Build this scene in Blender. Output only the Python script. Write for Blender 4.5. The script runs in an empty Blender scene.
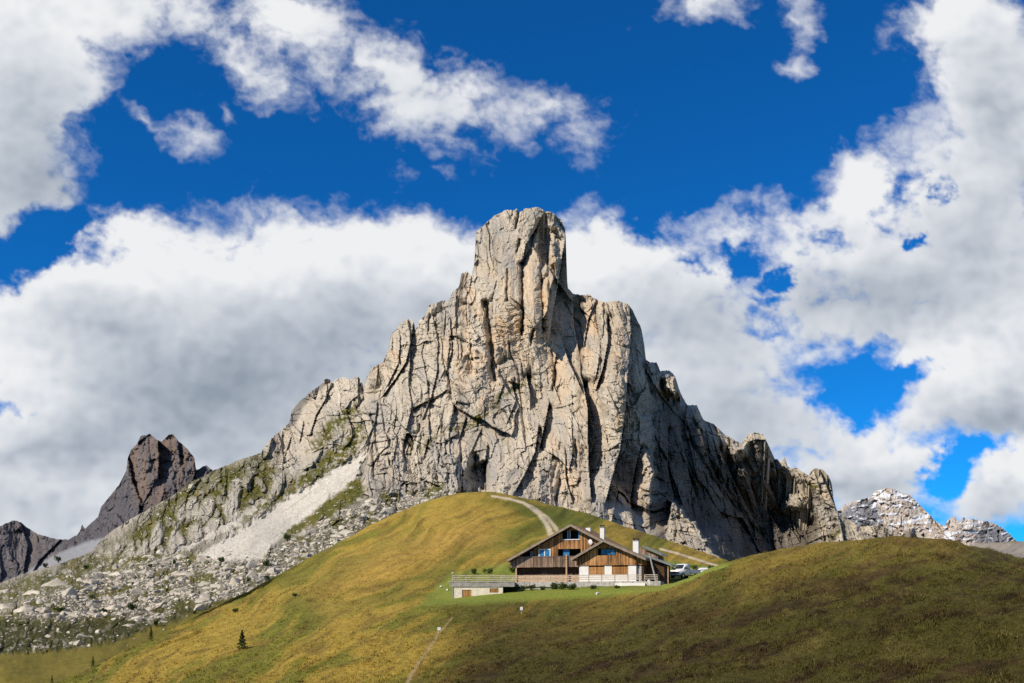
import bpy, bmesh, math, random
import numpy as np
from mathutils import Vector, Matrix, noise as mnoise
random.seed(7)
RNG = np.random.default_rng(11)
F = 995.556            # focal length in picture widths: 35 mm on a 36 mm sensor, 1024 px
HOR = 600.0
scene = bpy.context.scene
COL = scene.collection

# ------------------------------------------------------------------ helpers
def at(px, py, Y):
    return Vector(((px-512.0)/F*Y, Y, (HOR-py)/F*Y))

def tag(o, label=None, cat=None, group=None, kind=None):
    if label: o['label'] = label
    if cat: o['category'] = cat
    if group: o['group'] = group
    if kind: o['kind'] = kind
    return o

def empty(name, loc, rz=0.0):
    o = bpy.data.objects.new(name, None)
    o.location = loc; o.rotation_euler = (0, 0, rz)
    o.empty_display_size = 0.3
    COL.objects.link(o)
    return o

def copy_tree(o, parent=None):
    c = o.copy(); COL.objects.link(c)
    c.parent = parent
    for ch in list(o.children):
        copy_tree(ch, c)
    return c

def mesh_np(name, verts, faces, mat, smooth=False, col=None, parent=None):
    """verts (n,3) float, faces (m,k) int with k 3 or 4"""
    me = bpy.data.meshes.new(name)
    n, m, k = len(verts), len(faces), faces.shape[1]
    me.vertices.add(n); me.vertices.foreach_set('co', np.asarray(verts, np.float32).ravel())
    me.loops.add(m*k); me.loops.foreach_set('vertex_index', np.asarray(faces, np.int32).ravel())
    me.polygons.add(m)
    me.polygons.foreach_set('loop_start', np.arange(0, m*k, k, dtype=np.int32))
    me.polygons.foreach_set('loop_total', np.full(m, k, np.int32))
    me.polygons.foreach_set('use_smooth', np.full(m, smooth, bool))
    me.update(calc_edges=True)
    if col is not None:
        a = me.color_attributes.new('Col', 'FLOAT_COLOR', 'POINT')
        c4 = np.ones((n, 4), np.float32); c4[:, :3] = np.clip(col, 0.003, 0.95)
        a.data.foreach_set('color', c4.ravel())
    if mat: me.materials.append(mat)
    o = bpy.data.objects.new(name, me); COL.objects.link(o)
    if parent: o.parent = parent
    return o

# ------------------------------------------------------------------ numpy noise
_PR = np.random.default_rng(3)
_PT = _PR.permutation(4096).astype(np.int32)
_RT = _PR.random((8, 4096)).astype(np.float32)
_GA = _PR.random(4096)*2*np.pi
_GX = np.cos(_GA).astype(np.float32); _GY = np.sin(_GA).astype(np.float32)
def _hi(ix, iy, seed):
    return _PT[(_PT[(ix+seed*131) & 4095]+iy+seed*17) & 4095]
def rnd(ix, iy, seed):
    return _RT[seed & 7][_hi(np.asarray(ix).astype(np.int32), np.asarray(iy).astype(np.int32), seed)]
def perlin(x, y, seed=0):
    x = np.asarray(x, np.float32); y = np.asarray(y, np.float32)
    x0 = np.floor(x); y0 = np.floor(y); fx = x-x0; fy = y-y0
    xi = x0.astype(np.int32); yi = y0.astype(np.int32)
    ux = fx*fx*fx*(fx*(fx*6-15)+10); uy = fy*fy*fy*(fy*(fy*6-15)+10)
    def g(dx, dy):
        h = _hi(xi+dx, yi+dy, seed)
        return _GX[h]*(fx-dx)+_GY[h]*(fy-dy)
    a = g(0, 0); b = g(1, 0); c = g(0, 1); d = g(1, 1)
    return 1.4*((a*(1-ux)+b*ux)*(1-uy)+(c*(1-ux)+d*ux)*uy)
def fbm(x, y, seed=0, o=5, gain=.5):
    r = 0; a = 1; n = 0
    for i in range(o):
        r = r+a*perlin(x, y, seed+i*17); n += a; a *= gain; x = x*2.03+5.1; y = y*2.03+1.7
    return r/n
def ridged(x, y, seed=0, o=5, gain=.5):
    r = 0; a = 1; n = 0
    for i in range(o):
        r = r+a*(1-2*np.abs(perlin(x, y, seed+i*17))); n += a; a *= gain; x = x*2.03+5.1; y = y*2.03+1.7
    return r/n
def vor(x, y, seed=0):
    """nearest cell: F1, F2, offset to the cell centre, three random numbers of the cell"""
    x = np.asarray(x, np.float32); y = np.asarray(y, np.float32)
    x0 = np.floor(x).astype(np.int32); y0 = np.floor(y).astype(np.int32)
    f1 = np.full(x.shape, 9., np.float32); f2 = f1.copy()
    bx = np.zeros(x.shape, np.float32); by = bx.copy(); hh = np.zeros(x.shape, np.int32)
    for i in (-1, 0, 1):
        for j in (-1, 0, 1):
            h = _hi(x0+i, y0+j, seed)
            dx = x-(x0+i+_RT[0][h]*.9+.05); dy = y-(y0+j+_RT[1][h]*.9+.05); d = np.sqrt(dx*dx+dy*dy)
            m = d < f1
            f2 = np.where(m, f1, np.minimum(f2, d))
            f1 = np.where(m, d, f1); bx = np.where(m, dx, bx); by = np.where(m, dy, by)
            hh = np.where(m, h, hh)
    return f1, f2, bx, by, _RT[2][hh], _RT[3][hh], _RT[4][hh]
def sstep(a, b, x):
    t = np.clip((x-a)/(b-a), 0, 1); return t*t*(3-2*t)
def polyd(U, V, pts, reach=None):
    """signed distance to a polyline (positive on its right when it runs down the picture), and how far past its ends"""
    best = np.full(U.shape, 1e4, np.float32); side = np.ones(U.shape, np.float32); past = np.full(U.shape, 1e3, np.float32)
    if reach is None: reach = 90
    xs = [p[0] for p in pts]; ys = [p[1] for p in pts]
    w = np.nonzero((U > min(xs)-reach) & (U < max(xs)+reach) & (V > min(ys)-reach) & (V < max(ys)+reach))
    if not len(w[0]): return best, side, past
    u = U[w]; v = V[w]; bb = np.full(u.shape, 1e9); sd = np.ones(u.shape); pp = np.zeros(u.shape)
    for k in range(len(pts)-1):
        (x0, y0), (x1, y1) = pts[k], pts[k+1]
        dx, dy = x1-x0, y1-y0; L2 = dx*dx+dy*dy+1e-9
        tr = ((u-x0)*dx+(v-y0)*dy)/L2; t = np.clip(tr, 0, 1)
        d = np.hypot(u-(x0+t*dx), v-(y0+t*dy))
        s = np.where((u-x0)*dy-(v-y0)*dx > 0, 1., -1.)
        m = d < bb
        bb = np.where(m, d, bb); sd = np.where(m, s, sd)
        ex = np.abs(tr-t)*np.sqrt(L2)
        if 0 < k: ex = np.where(tr < 0, 0, ex)
        if k < len(pts)-2: ex = np.where(tr > 1, 0, ex)
        pp = np.where(m, ex, pp)
    best[w] = bb; side[w] = sd; past[w] = pp
    return best, side, past
def inpoly(U, V, poly, soft=6.):
    """1 inside, 0 outside, soft edge in pixels"""
    ins = np.zeros(U.shape, bool); n = len(poly); best = np.full(U.shape, 1e9)
    for i in range(n):
        x0, y0 = poly[i]; x1, y1 = poly[(i+1) % n]
        c = ((y0 > V) != (y1 > V)) & (U < (x1-x0)*(V-y0)/((y1-y0) if y1 != y0 else 1e-9)+x0)
        ins ^= c
        dx, dy = x1-x0, y1-y0; t = np.clip(((U-x0)*dx+(V-y0)*dy)/(dx*dx+dy*dy+1e-9), 0, 1)
        best = np.minimum(best, np.hypot(U-x0-t*dx, V-y0-t*dy))
    sd = np.where(ins, best, -best)
    return sstep(-soft, soft, sd)
def lerp3(a, b, t):
    return a*(1-t[..., None])+np.asarray(b)*t[..., None]
def tps(ctrl, U, V):
    """thin-plate spline through (u, v, value)"""
    P = np.array(ctrl, float); n = len(P); S = 300.
    X = P[:, :2]/S
    d = np.linalg.norm(X[:, None]-X[None], axis=2)
    K = np.where(d > 0, d*d*np.log(d+1e-12), 0)+np.eye(n)*2e-3
    A = np.zeros((n+3, n+3)); A[:n, :n] = K; A[:n, n] = 1; A[:n, n+1:] = X
    A[n, :n] = 1; A[n+1:, :n] = X.T
    w = np.linalg.solve(A, np.r_[P[:, 2], 0, 0, 0])
    u = U/S; v = V/S; r = w[n]+w[n+1]*u+w[n+2]*v
    for i in range(n):
        q = (u-X[i, 0])**2+(v-X[i, 1])**2
        r = r+w[i]*0.5*q*np.log(q+1e-12)
    return r

# ------------------------------------------------------------------ materials
def new_mat(name):
    m = bpy.data.materials.new(name); m.use_nodes = True
    nt = m.node_tree; b = nt.nodes['Principled BSDF']
    b.inputs['Roughness'].default_value = .9
    b.inputs['Specular IOR Level'].default_value = .2
    return m, nt, b
def nd(nt, t, **kw):
    n = nt.nodes.new(t)
    for k, v in kw.items(): setattr(n, k, v)
    return n
def mat_attr(name, scale, bump, bdist, var=.35, rough=.95, detail=8, coords='Object', stretch=(1, 1, 1)):
    """albedo from the Col attribute varied by fine noise, with a bump of the same noise"""
    m, nt, b = new_mat(name); L = nt.links
    b.inputs['Roughness'].default_value = rough; b.inputs['Specular IOR Level'].default_value = .1
    a = nd(nt, 'ShaderNodeVertexColor', layer_name='Col')
    tc = nd(nt, 'ShaderNodeTexCoord'); mp = nd(nt, 'ShaderNodeMapping'); mp.inputs['Scale'].default_value = stretch
    L.new(tc.outputs[coords], mp.inputs['Vector'])
    n1 = nd(nt, 'ShaderNodeTexNoise'); n1.inputs['Scale'].default_value = scale; n1.inputs['Detail'].default_value = detail
    n1.inputs['Roughness'].default_value = .65
    L.new(mp.outputs[0], n1.inputs['Vector'])
    mr = nd(nt, 'ShaderNodeMapRange'); mr.inputs['From Min'].default_value = .25; mr.inputs['From Max'].default_value = .75
    mr.inputs['To Min'].default_value = 1-var; mr.inputs['To Max'].default_value = 1+var
    L.new(n1.outputs['Fac'], mr.inputs['Value'])
    mx = nd(nt, 'ShaderNodeVectorMath', operation='SCALE')
    L.new(a.outputs['Color'], mx.inputs[0]); L.new(mr.outputs[0], mx.inputs['Scale'])
    L.new(mx.outputs[0], b.inputs['Base Color'])
    bp = nd(nt, 'ShaderNodeBump'); bp.inputs['Strength'].default_value = bump; bp.inputs['Distance'].default_value = bdist
    L.new(n1.outputs['Fac'], bp.inputs['Height']); L.new(bp.outputs[0], b.inputs['Normal'])
    return m
def mat_plain(name, c, var=.15, scale=6, rough=.8, spec=.2, metal=0, bump=.2):
    m, nt, b = new_mat(name); L = nt.links
    b.inputs['Roughness'].default_value = rough; b.inputs['Specular IOR Level'].default_value = spec
    b.inputs['Metallic'].default_value = metal
    tc = nd(nt, 'ShaderNodeTexCoord')
    n1 = nd(nt, 'ShaderNodeTexNoise'); n1.inputs['Scale'].default_value = scale; n1.inputs['Detail'].default_value = 6
    L.new(tc.outputs['Object'], n1.inputs['Vector'])
    cr = nd(nt, 'ShaderNodeValToRGB')
    cr.color_ramp.elements[0].position = .3; cr.color_ramp.elements[1].position = .7
    cr.color_ramp.elements[0].color = (*[x*(1-var) for x in c], 1); cr.color_ramp.elements[1].color = (*[min(1, x*(1+var)) for x in c], 1)
    L.new(n1.outputs['Fac'], cr.inputs['Fac']); L.new(cr.outputs[0], b.inputs['Base Color'])
    if bump:
        bp = nd(nt, 'ShaderNodeBump'); bp.inputs['Strength'].default_value = bump; bp.inputs['Distance'].default_value = .03
        L.new(n1.outputs['Fac'], bp.inputs['Height']); L.new(bp.outputs[0], b.inputs['Normal'])
    return m
def mat_planks(name, cols, axis='X', pitch=.17, rough=.85):
    """boards: one tone per board, streaks of weather along it"""
    m, nt, b = new_mat(name); L = nt.links
    b.inputs['Roughness'].default_value = rough
    tc = nd(nt, 'ShaderNodeTexCoord'); sp = nd(nt, 'ShaderNodeSeparateXYZ'); L.new(tc.outputs['Object'], sp.inputs[0])
    mu = nd(nt, 'ShaderNodeMath', operation='MULTIPLY'); mu.inputs[1].default_value = 1/pitch
    L.new(sp.outputs[axis], mu.inputs[0])
    fl = nd(nt, 'ShaderNodeMath', operation='FLOOR'); L.new(mu.outputs[0], fl.inputs[0])
    wn = nd(nt, 'ShaderNodeTexWhiteNoise', noise_dimensions='1D'); L.new(fl.outputs[0], wn.inputs['W'])
    mp = nd(nt, 'ShaderNodeMapping')
    mp.inputs['Scale'].default_value = (9, 9, .8) if axis == 'X' else (.8, 9, 9)
    L.new(tc.outputs['Object'], mp.inputs['Vector'])
    n1 = nd(nt, 'ShaderNodeTexNoise'); n1.inputs['Scale'].default_value = 1; n1.inputs['Detail'].default_value = 5
    L.new(mp.outputs[0], n1.inputs['Vector'])
    n2 = nd(nt, 'ShaderNodeTexNoise'); n2.inputs['Scale'].default_value = .35; n2.inputs['Detail'].default_value = 3
    L.new(tc.outputs['Object'], n2.inputs['Vector'])
    ad = nd(nt, 'ShaderNodeMath', operation='MULTIPLY_ADD'); ad.inputs[1].default_value = .45
    L.new(wn.outputs['Value'], ad.inputs[0]); L.new(n1.outputs['Fac'], ad.inputs[2])
    a2 = nd(nt, 'ShaderNodeMath', operation='MULTIPLY_ADD'); a2.inputs[1].default_value = .9
    L.new(n2.outputs['Fac'], a2.inputs[0]); L.new(ad.outputs[0], a2.inputs[2])
    mr = nd(nt, 'ShaderNodeMapRange'); mr.inputs['From Min'].default_value = .8; mr.inputs['From Max'].default_value = 1.55
    L.new(a2.outputs[0], mr.inputs['Value'])
    cr = nd(nt, 'ShaderNodeValToRGB'); el = cr.color_ramp.elements
    el[0].color = (*cols[0], 1); el[1].color = (*cols[-1], 1)
    for i, c in enumerate(cols[1:-1]):
        e = el.new((i+1)/(len(cols)-1)); e.color = (*c, 1)
    L.new(mr.outputs[0], cr.inputs['Fac']); L.new(cr.outputs[0], b.inputs['Base Color'])
    return m

# ------------------------------------------------------------------ camera, sun, world
cam_d = bpy.data.cameras.new('camera'); cam = bpy.data.objects.new('camera', cam_d); COL.objects.link(cam)
cam.location = (0, 0, 0); cam.rotation_euler = (math.radians(90), 0, 0)
cam_d.lens = 35; cam_d.sensor_width = 36; cam_d.shift_y = (HOR-341.5)/1024
cam_d.clip_start = .5; cam_d.clip_end = 60000
scene.camera = cam

SUN_EL = math.radians(38); SUN_AZ = math.radians(-128)     # azimuth from +Y towards +X: behind the camera, to the left
SD = Vector((math.sin(SUN_AZ)*math.cos(SUN_EL), math.cos(SUN_AZ)*math.cos(SUN_EL), math.sin(SUN_EL)))
sl = bpy.data.lights.new('sun', 'SUN'); sl.energy = 5.0; sl.angle = math.radians(.5); sl.color = (1, .895, .74)
so = bpy.data.objects.new('sun', sl); COL.objects.link(so); so.rotation_euler = SD.to_track_quat('Z', 'Y').to_euler()
so.location = SD*300

#SKY_BEGIN
world = bpy.data.worlds.new('World'); scene.world = world; world.use_nodes = True
nt = world.node_tree; L = nt.links; bg = nt.nodes['Background']; bg.inputs['Strength'].default_value = .1
sky = nd(nt, 'ShaderNodeTexSky', sky_type='NISHITA'); sky.sun_disc = False
sky.sun_elevation = SUN_EL; sky.sun_rotation = SUN_AZ; sky.altitude = 2200; sky.air_density = 1.0; sky.dust_density = .3; sky.ozone_density = 2.5

# (px, py, half width, half height, tilt, weight)
CLOUDS = [
 (20,20,95,90,0,1),(0,110,85,85,0,1),(5,195,62,45,0,.9),(110,5,75,42,0,.9),(55,70,60,60,0,.9),(190,16,66,28,-32,.56),(240,58,56,20,-40,.46),
 (285,15,62,50,-15,.8),(330,55,40,34,-20,.55),(265,80,38,26,-15,.55),(305,95,42,10,-35,.28),
 (150,115,42,12,-40,.36),(192,140,42,18,-22,.42),(230,118,10,26,20,.25),
 (385,75,52,52,10,.6),(415,105,70,50,-15,.52),(470,95,80,42,-25,.5),(460,140,40,26,-40,.38),(545,108,84,26,-12,.46),(585,135,38,34,-30,.38),(400,175,24,16,-50,.2),(448,182,20,10,-30,.2),
 (705,0,50,24,0,.6),(800,15,22,46,-15,.4),(796,68,26,18,10,.42),
 (110,285,110,75,0,1),(60,330,120,70,0,1),(230,290,125,78,0,1),(340,290,120,75,0,1),(430,290,120,62,0,1),(500,280,90,55,0,.9),(230,380,230,90,0,1),(70,420,150,80,0,1),(60,490,150,60,0,1),(40,530,120,40,0,1),(220,440,120,70,0,1),
 (300,235,60,24,0,.8),(130,232,60,28,0,.8),(410,242,60,22,0,.7),
 (600,250,55,45,-20,1),(640,290,80,70,0,1),(700,290,66,62,0,.62),(700,365,112,80,0,.9),(560,300,60,50,0,1),(740,230,58,34,20,.55),(790,290,84,50,0,.6),
 (810,240,60,40,0,.6),(865,190,45,42,30,.9),(880,250,90,80,0,.9),(960,220,90,110,0,1),(1000,120,60,120,0,1),(970,40,60,80,20,.9),(940,25,60,34,0,.6),(1010,300,90,80,0,1),
 (850,325,110,44,0,.75),(740,425,105,55,0,.8),(935,335,100,44,0,.8),
 (975,385,85,50,15,1),(930,405,45,30,20,.8),(870,440,60,38,0,.8),(870,480,85,34,0,.8),(900,470,60,40,0,.7),(1010,470,62,42,10,1),(980,500,45,28,0,.8),(820,470,60,40,0,.7),(1030,400,80,60,0,.9),(820,400,50,40,0,.45)]
HOLES = [(738,262,22,16,0,.6),(690,262,26,12,20,.45),(815,235,24,12,-20,.5),(890,225,18,26,0,.5),(950,462,44,14,25,.6),(845,372,50,20,0,.5),(780,330,30,10,0,.35),(925,300,30,10,0,.25),(784,274,24,14,30,1.0),(782,300,20,9,20,.5),(907,243,13,8,0,.9),(935,195,9,14,10,.7),(880,378,56,15,8,.8),(850,402,36,20,0,.8),(855,345,50,10,0,.3),(960,462,60,16,20,.7),(938,480,26,20,0,.6),
 (20,418,42,12,-5,.6),(25,255,75,26,30,.75),(100,262,28,26,20,.5),(60,238,50,18,20,.8),(900,200,22,30,0,.55),(650,228,34,22,0,.5),(745,215,20,14,0,.2),(620,240,12,26,0,.3)]
GREYS = [(240,385,190,60,0,1),(330,350,120,55,0,.7),(120,330,90,40,0,.5),(30,180,90,60,0,1),(20,90,60,60,0,.35),(60,450,120,26,0,.7),(190,420,120,50,0,.8),(400,300,70,30,0,.4),
 (860,300,140,40,0,1),(720,320,100,50,0,.6),(740,420,120,40,0,.7),(1000,420,90,24,8,1),(960,240,70,50,0,.5),(850,480,70,22,0,.9),(1000,510,60,20,0,.7),(1000,110,40,90,0,.5),(820,380,80,20,0,.5),(20,500,80,24,0,.6),(590,320,60,40,0,.4)]
WHITES = [(300,255,140,30,0,1),(110,250,70,34,0,1),(30,380,70,50,0,.8),(60,500,60,26,0,.5),(600,255,60,40,0,1),(720,215,70,34,0,.7),(870,190,50,34,0,.9),(970,355,70,28,10,1),(1010,460,60,26,0,1),(285,20,60,40,0,.9),(960,30,50,50,0,.5),(60,30,90,50,0,.8),(150,270,70,50,0,.6),(440,265,90,30,0,.6),(900,440,40,20,0,.5),(1000,320,60,40,0,.4)]

tint = nd(nt, 'ShaderNodeVectorMath', operation='MULTIPLY'); L.new(sky.outputs[0], tint.inputs[0]); tint.inputs[1].default_value = (.05, .66, 1.28)
L.new(tint.outputs[0], bg.inputs['Color'])
def box(a, r):
    """separable running mean, radius r samples"""
    for ax in (0, 1):
        p = np.pad(a, [(r+1, r) if k == ax else (0, 0) for k in (0, 1)], mode='edge')
        c = np.cumsum(p, axis=ax, dtype=np.float64)
        a = (np.take(c, range(2*r+1, c.shape[ax]), axis=ax)-np.take(c, range(0, c.shape[ax]-2*r-1), axis=ax))/(2*r+1)
    return a.astype(np.float32)
def make_sky():
    su = np.arange(-380, 1410, 1.25); svv = np.arange(-330, 690, 1.25)
    U, V = np.meshgrid(su, svv); U = U.astype(np.float32); V = V.astype(np.float32)
    wx = fbm(U*.011, V*.014, 901, 5)*46+fbm(U*.045, V*.05, 903, 4)*13; wy = fbm(U*.011, V*.014, 905, 5)*36+fbm(U*.045, V*.05, 907, 4)*11
    Uw = U+wx*.8; Vw = V+wy*.8
    hx = fbm(U*.03, V*.035, 991, 5, .6)*34; hy = fbm(U*.03, V*.035, 993, 5, .6)*22
    def blobs(lst, f=0.):
        acc = np.zeros(U.shape, np.float32)
        for (px, py, rx, ry, rot, w) in lst:
            r = math.radians(rot); dx = Uw-px+hx*f; dy = Vw-py+hy*f
            x = (dx*math.cos(r)-dy*math.sin(r))/rx; y = (dx*math.sin(r)+dy*math.cos(r))/ry
            v = w*np.clip(1.0-np.sqrt(x*x+y*y)*.72, 0, 1)*1.3
            acc = np.maximum(acc, v)+.25*np.minimum(acc, v)
        return acc
    body = blobs(CLOUDS); hole = blobs(HOLES, 1.)
    off = 1-sstep(0, 60, U+60)*sstep(0, 60, 1084-U)*sstep(0, 60, V+60)          # the rest of the sky, outside the picture
    body = body*(1-off)+off*np.clip(.5+1.2*fbm(U*.005, V*.007, 951, 4), 0, 1)
    n1 = fbm(U*.018+wx*.02, V*.022+wy*.02, 911, 7, .56); n2 = fbm(U*.07, V*.085, 921, 6, .6)
    bil = np.abs(fbm(U*.03+wx*.01, V*.034, 931, 5, .55))
    n3 = fbm(U*.2+wx*.05, V*.22, 941, 4, .6)
    dens = body-hole*.95+n1*.66+n2*.25+n3*.06-bil*.22-.17-.20*(1-sstep(.0, .2, body))
    alpha = sstep(-.08, .62, dens)
    alpha = alpha*(.5+.5*sstep(.2, .8, body))
    solid = np.clip(dens*1.1, 0, 1.6)
    # thickness towards the light (up and left) darkens; edges stay bright
    occ = np.zeros(U.shape, np.float32)
    for k, (r, sx, sy, w) in enumerate([(4, 4, 6, .30), (10, 9, 16, .38), (24, 16, 36, .42)]):
        b = box(solid, r); b = np.roll(np.roll(b, sy, 0), sx, 1); occ += w*b
    g = blobs(GREYS); wh = blobs(WHITES)
    puff = box(n1*.36-bil*.6+n2*.16, 2)+.32*fbm(U*.011+wx*.008, V*.019, 983, 4)
    sh = 1.06-occ*.30-.42*g+.30*wh+puff*.62
    sh = np.clip(sh, 0, 1)
    stops = np.array([0, .35, .7, 1.]); cc = np.array([[.29,.34,.41],[.46,.51,.58],[.67,.705,.755],[.86,.87,.885]])
    C = np.stack([np.interp(sh, stops, cc[:, k]) for k in range(3)], -1)
    edge = (1-sstep(0, 80, U+380))+(1-sstep(0, 80, 1410-U))+(1-sstep(0, 80, V+330)); alpha = alpha*np.clip(1-edge, 0, 1)
    Dd = 42000.
    X = (U-512)/F; Z = (HOR-V)/F; ln = np.sqrt(X*X+Z*Z+1)
    P = np.stack([X/ln*Dd, Dd/ln, Z/ln*Dd], -1).reshape(-1, 3)
    n = len(su); m = len(svv)
    i = np.arange(m-1)[:, None]*n+np.arange(n-1)[None]
    f = np.stack([i, i+n, i+n+1, i+1], -1).reshape(-1, 4)
    mt = bpy.data.materials.new('cloud_light'); mt.use_nodes = True; t = mt.node_tree; t.nodes.clear()
    out = t.nodes.new('ShaderNodeOutputMaterial'); em = t.nodes.new('ShaderNodeEmission'); tr = t.nodes.new('ShaderNodeBsdfTransparent')
    mix = t.nodes.new('ShaderNodeMixShader'); vc = t.nodes.new('ShaderNodeVertexColor'); vc.layer_name = 'Col'
    va = t.nodes.new('ShaderNodeAttribute'); va.attribute_name = 'cover'
    t.links.new(vc.outputs['Color'], em.inputs['Color']); t.links.new(va.outputs['Fac'], mix.inputs['Fac'])
    t.links.new(tr.outputs[0], mix.inputs[1]); t.links.new(em.outputs[0], mix.inputs[2]); t.links.new(mix.outputs[0], out.inputs[0])
    mt.cycles.emission_sampling = 'NONE'
    o = mesh_np('sky', P, f, mt, True, C.reshape(-1, 3))
    at_ = o.data.attributes.new('cover', 'FLOAT', 'POINT'); at_.data.foreach_set('value', alpha.ravel().astype(np.float32))
    # coarser unseen rest of the dome: clouds added as neutral fill, open round the sun
    A, E = np.meshgrid(np.arange(0, 361, 1.5), np.arange(-2, 90.1, 1.5)); Ar = np.radians(A); Er = np.radians(E)
    Dx, Dy, Dz = np.sin(Ar)*np.cos(Er), np.cos(Ar)*np.cos(Er), np.sin(Er)
    gx = Dx/(Dz+.35); gy = Dy/(Dz+.35)
    den = fbm(gx*1.7+9, gy*1.7+4, 961, 5)
    al = sstep(-.12, .22, den); px_ = np.where(Dy > .05, Dx/np.maximum(Dy, .05)*F+512, 1e5); py_ = HOR-Dz/np.maximum(Dy, .05)*F
    inside = (Dy > .05)*sstep(-400, -330, px_)*sstep(1430, 1360, px_)*sstep(-350, -290, py_)
    sunc = Dx*SD.x+Dy*SD.y+Dz*SD.z
    al = al*(1-inside)*sstep(.985, .94, sunc)
    shd = np.clip(.5+1.1*fbm(gx*3, gy*3, 971, 4)-.3*den, 0, 1)
    C2 = np.stack([np.interp(shd, stops, cc[:, k]) for k in range(3)], -1)*.42
    n2_ = A.shape[1]; i = np.arange(A.shape[0]-1)[:, None]*n2_+np.arange(n2_-1)[None]
    f2 = np.stack([i, i+n2_, i+n2_+1, i+1], -1).reshape(-1, 4)
    off_ = len(P); P2 = np.concatenate([P, np.stack([Dx, Dy, Dz], -1).reshape(-1, 3)*44000.]); f = np.concatenate([f, f2+off_])
    bpy.data.objects.remove(o)
    o = mesh_np('sky', P2, f, mt, True, np.concatenate([C.reshape(-1, 3), C2.reshape(-1, 3)]))
    at_ = o.data.attributes.new('cover', 'FLOAT', 'POINT'); at_.data.foreach_set('value', np.concatenate([alpha.ravel(), al.ravel()]).astype(np.float32))
    tag(o, 'bright grey-bottomed clouds drifting over the deep blue sky', kind='structure')
make_sky()
#SKY_END

scene.view_settings.view_transform = 'Standard'; scene.view_settings.look = 'None'
scene.view_settings.exposure = 0; scene.view_settings.gamma = 1; scene.view_settings.use_curve_mapping = False
scene.cycles.max_bounces = 4; scene.cycles.diffuse_bounces = 2; scene.cycles.glossy_bounces = 2
scene.cycles.transmission_bounces = 2; scene.cycles.use_denoising = False

# ------------------------------------------------------------------ relief: a rock massif with real distance and thickness
class Relief:
    def __init__(s, sil, vbot, u0, u1, du, rows):
        s.u0, s.du = u0, du
        s.u = np.arange(u0, u1+du*.5, du); s.n = len(s.u); s.rows = rows
        sx = np.array([p[0] for p in sil], float); sy = np.array([p[1] for p in sil], float)
        s.top = np.interp(s.u, sx, sy)
        s.bot = np.maximum(vbot(s.u), s.top+3)
    def grid(s):
        t = np.linspace(0, 1, s.rows); w = int(14/s.du)
        p = np.pad(s.top, w, mode='edge'); lo = np.min(np.stack([p[k:k+s.n] for k in range(2*w+1)]), 0)
        k = np.hanning(w+2)[1:-1]; k /= k.sum(); lo = np.minimum(np.convolve(np.pad(lo, (w//2, w-1-w//2), mode='edge'), k, 'valid')[:s.n], s.top)-.5
        s.t0 = lo; s.V = np.maximum(lo[None]+t[:, None]*(s.bot-lo)[None], s.top[None]); s.U = np.repeat(s.u[None], s.rows, 0)
    def build(s, name, D, col, mat, back, nback=9, backslope=1.2, smooth=True):
        s.D = D
        U, V = s.U, s.V
        X = (U-512)/F*D; Z = (HOR-V)/F*D
        rows = [np.stack([X[i], D[i], Z[i]], 1) for i in range(s.rows)]
        bk = []
        for k in range(nback, 0, -1):
            q = k/nback
            n = fbm(s.u*.05, np.full(s.n, k*.7), 91, 4)
            Yk = D[0]+back*q*(1+.3*n)
            Zk = Z[0]-back*backslope*(q**.8)*(1+.25*n)-back*.3*q*q
            bk.append(np.stack([X[0]*(Yk/D[0])**.6, Yk, Zk], 1))
        foot = np.stack([X[-1], D[-1]*.98, Z[-1]-D[-1]*.06], 1)
        allv = np.concatenate(bk+rows+[foot])
        nr = s.rows+nback+1; n = s.n
        i = np.arange(nr-1)[:, None]*n+np.arange(n-1)[None]
        f = np.stack([i, i+n, i+n+1, i+1], -1).reshape(-1, 4)
        c = np.concatenate([col[0]]*nback+[col.reshape(-1, 3)]+[col[-1]])
        return mesh_np(name, allv, f, mat, smooth=smooth, col=c)
    def lookup(s, px, py):
        i = int(round((px-s.u0)/s.du)); i = min(max(i, 0), s.n-1)
        t = (py-s.t0[i])/(s.bot[i]-s.t0[i]); j = int(round(t*(s.rows-1))); j = min(max(j, 0), s.rows-1)
        return s.D[j, i]

def facets(U, V, k, sx, sy, seed, tilt=1., step=.5, crack=0.):
    """angular blocks: each cell its own tilted plane, cells sx wide and sy tall"""
    f1, f2, bx, by, r1, r2, r3 = vor(U/sx, V/sy, seed)
    d = (r1-.5)*2*step+((r2-.5)*2*bx+(r3-.5)*1.4*by)*tilt
    if crack: d = d+crack*np.exp(-((f2-f1)/.07)**2)
    return d*k

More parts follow.
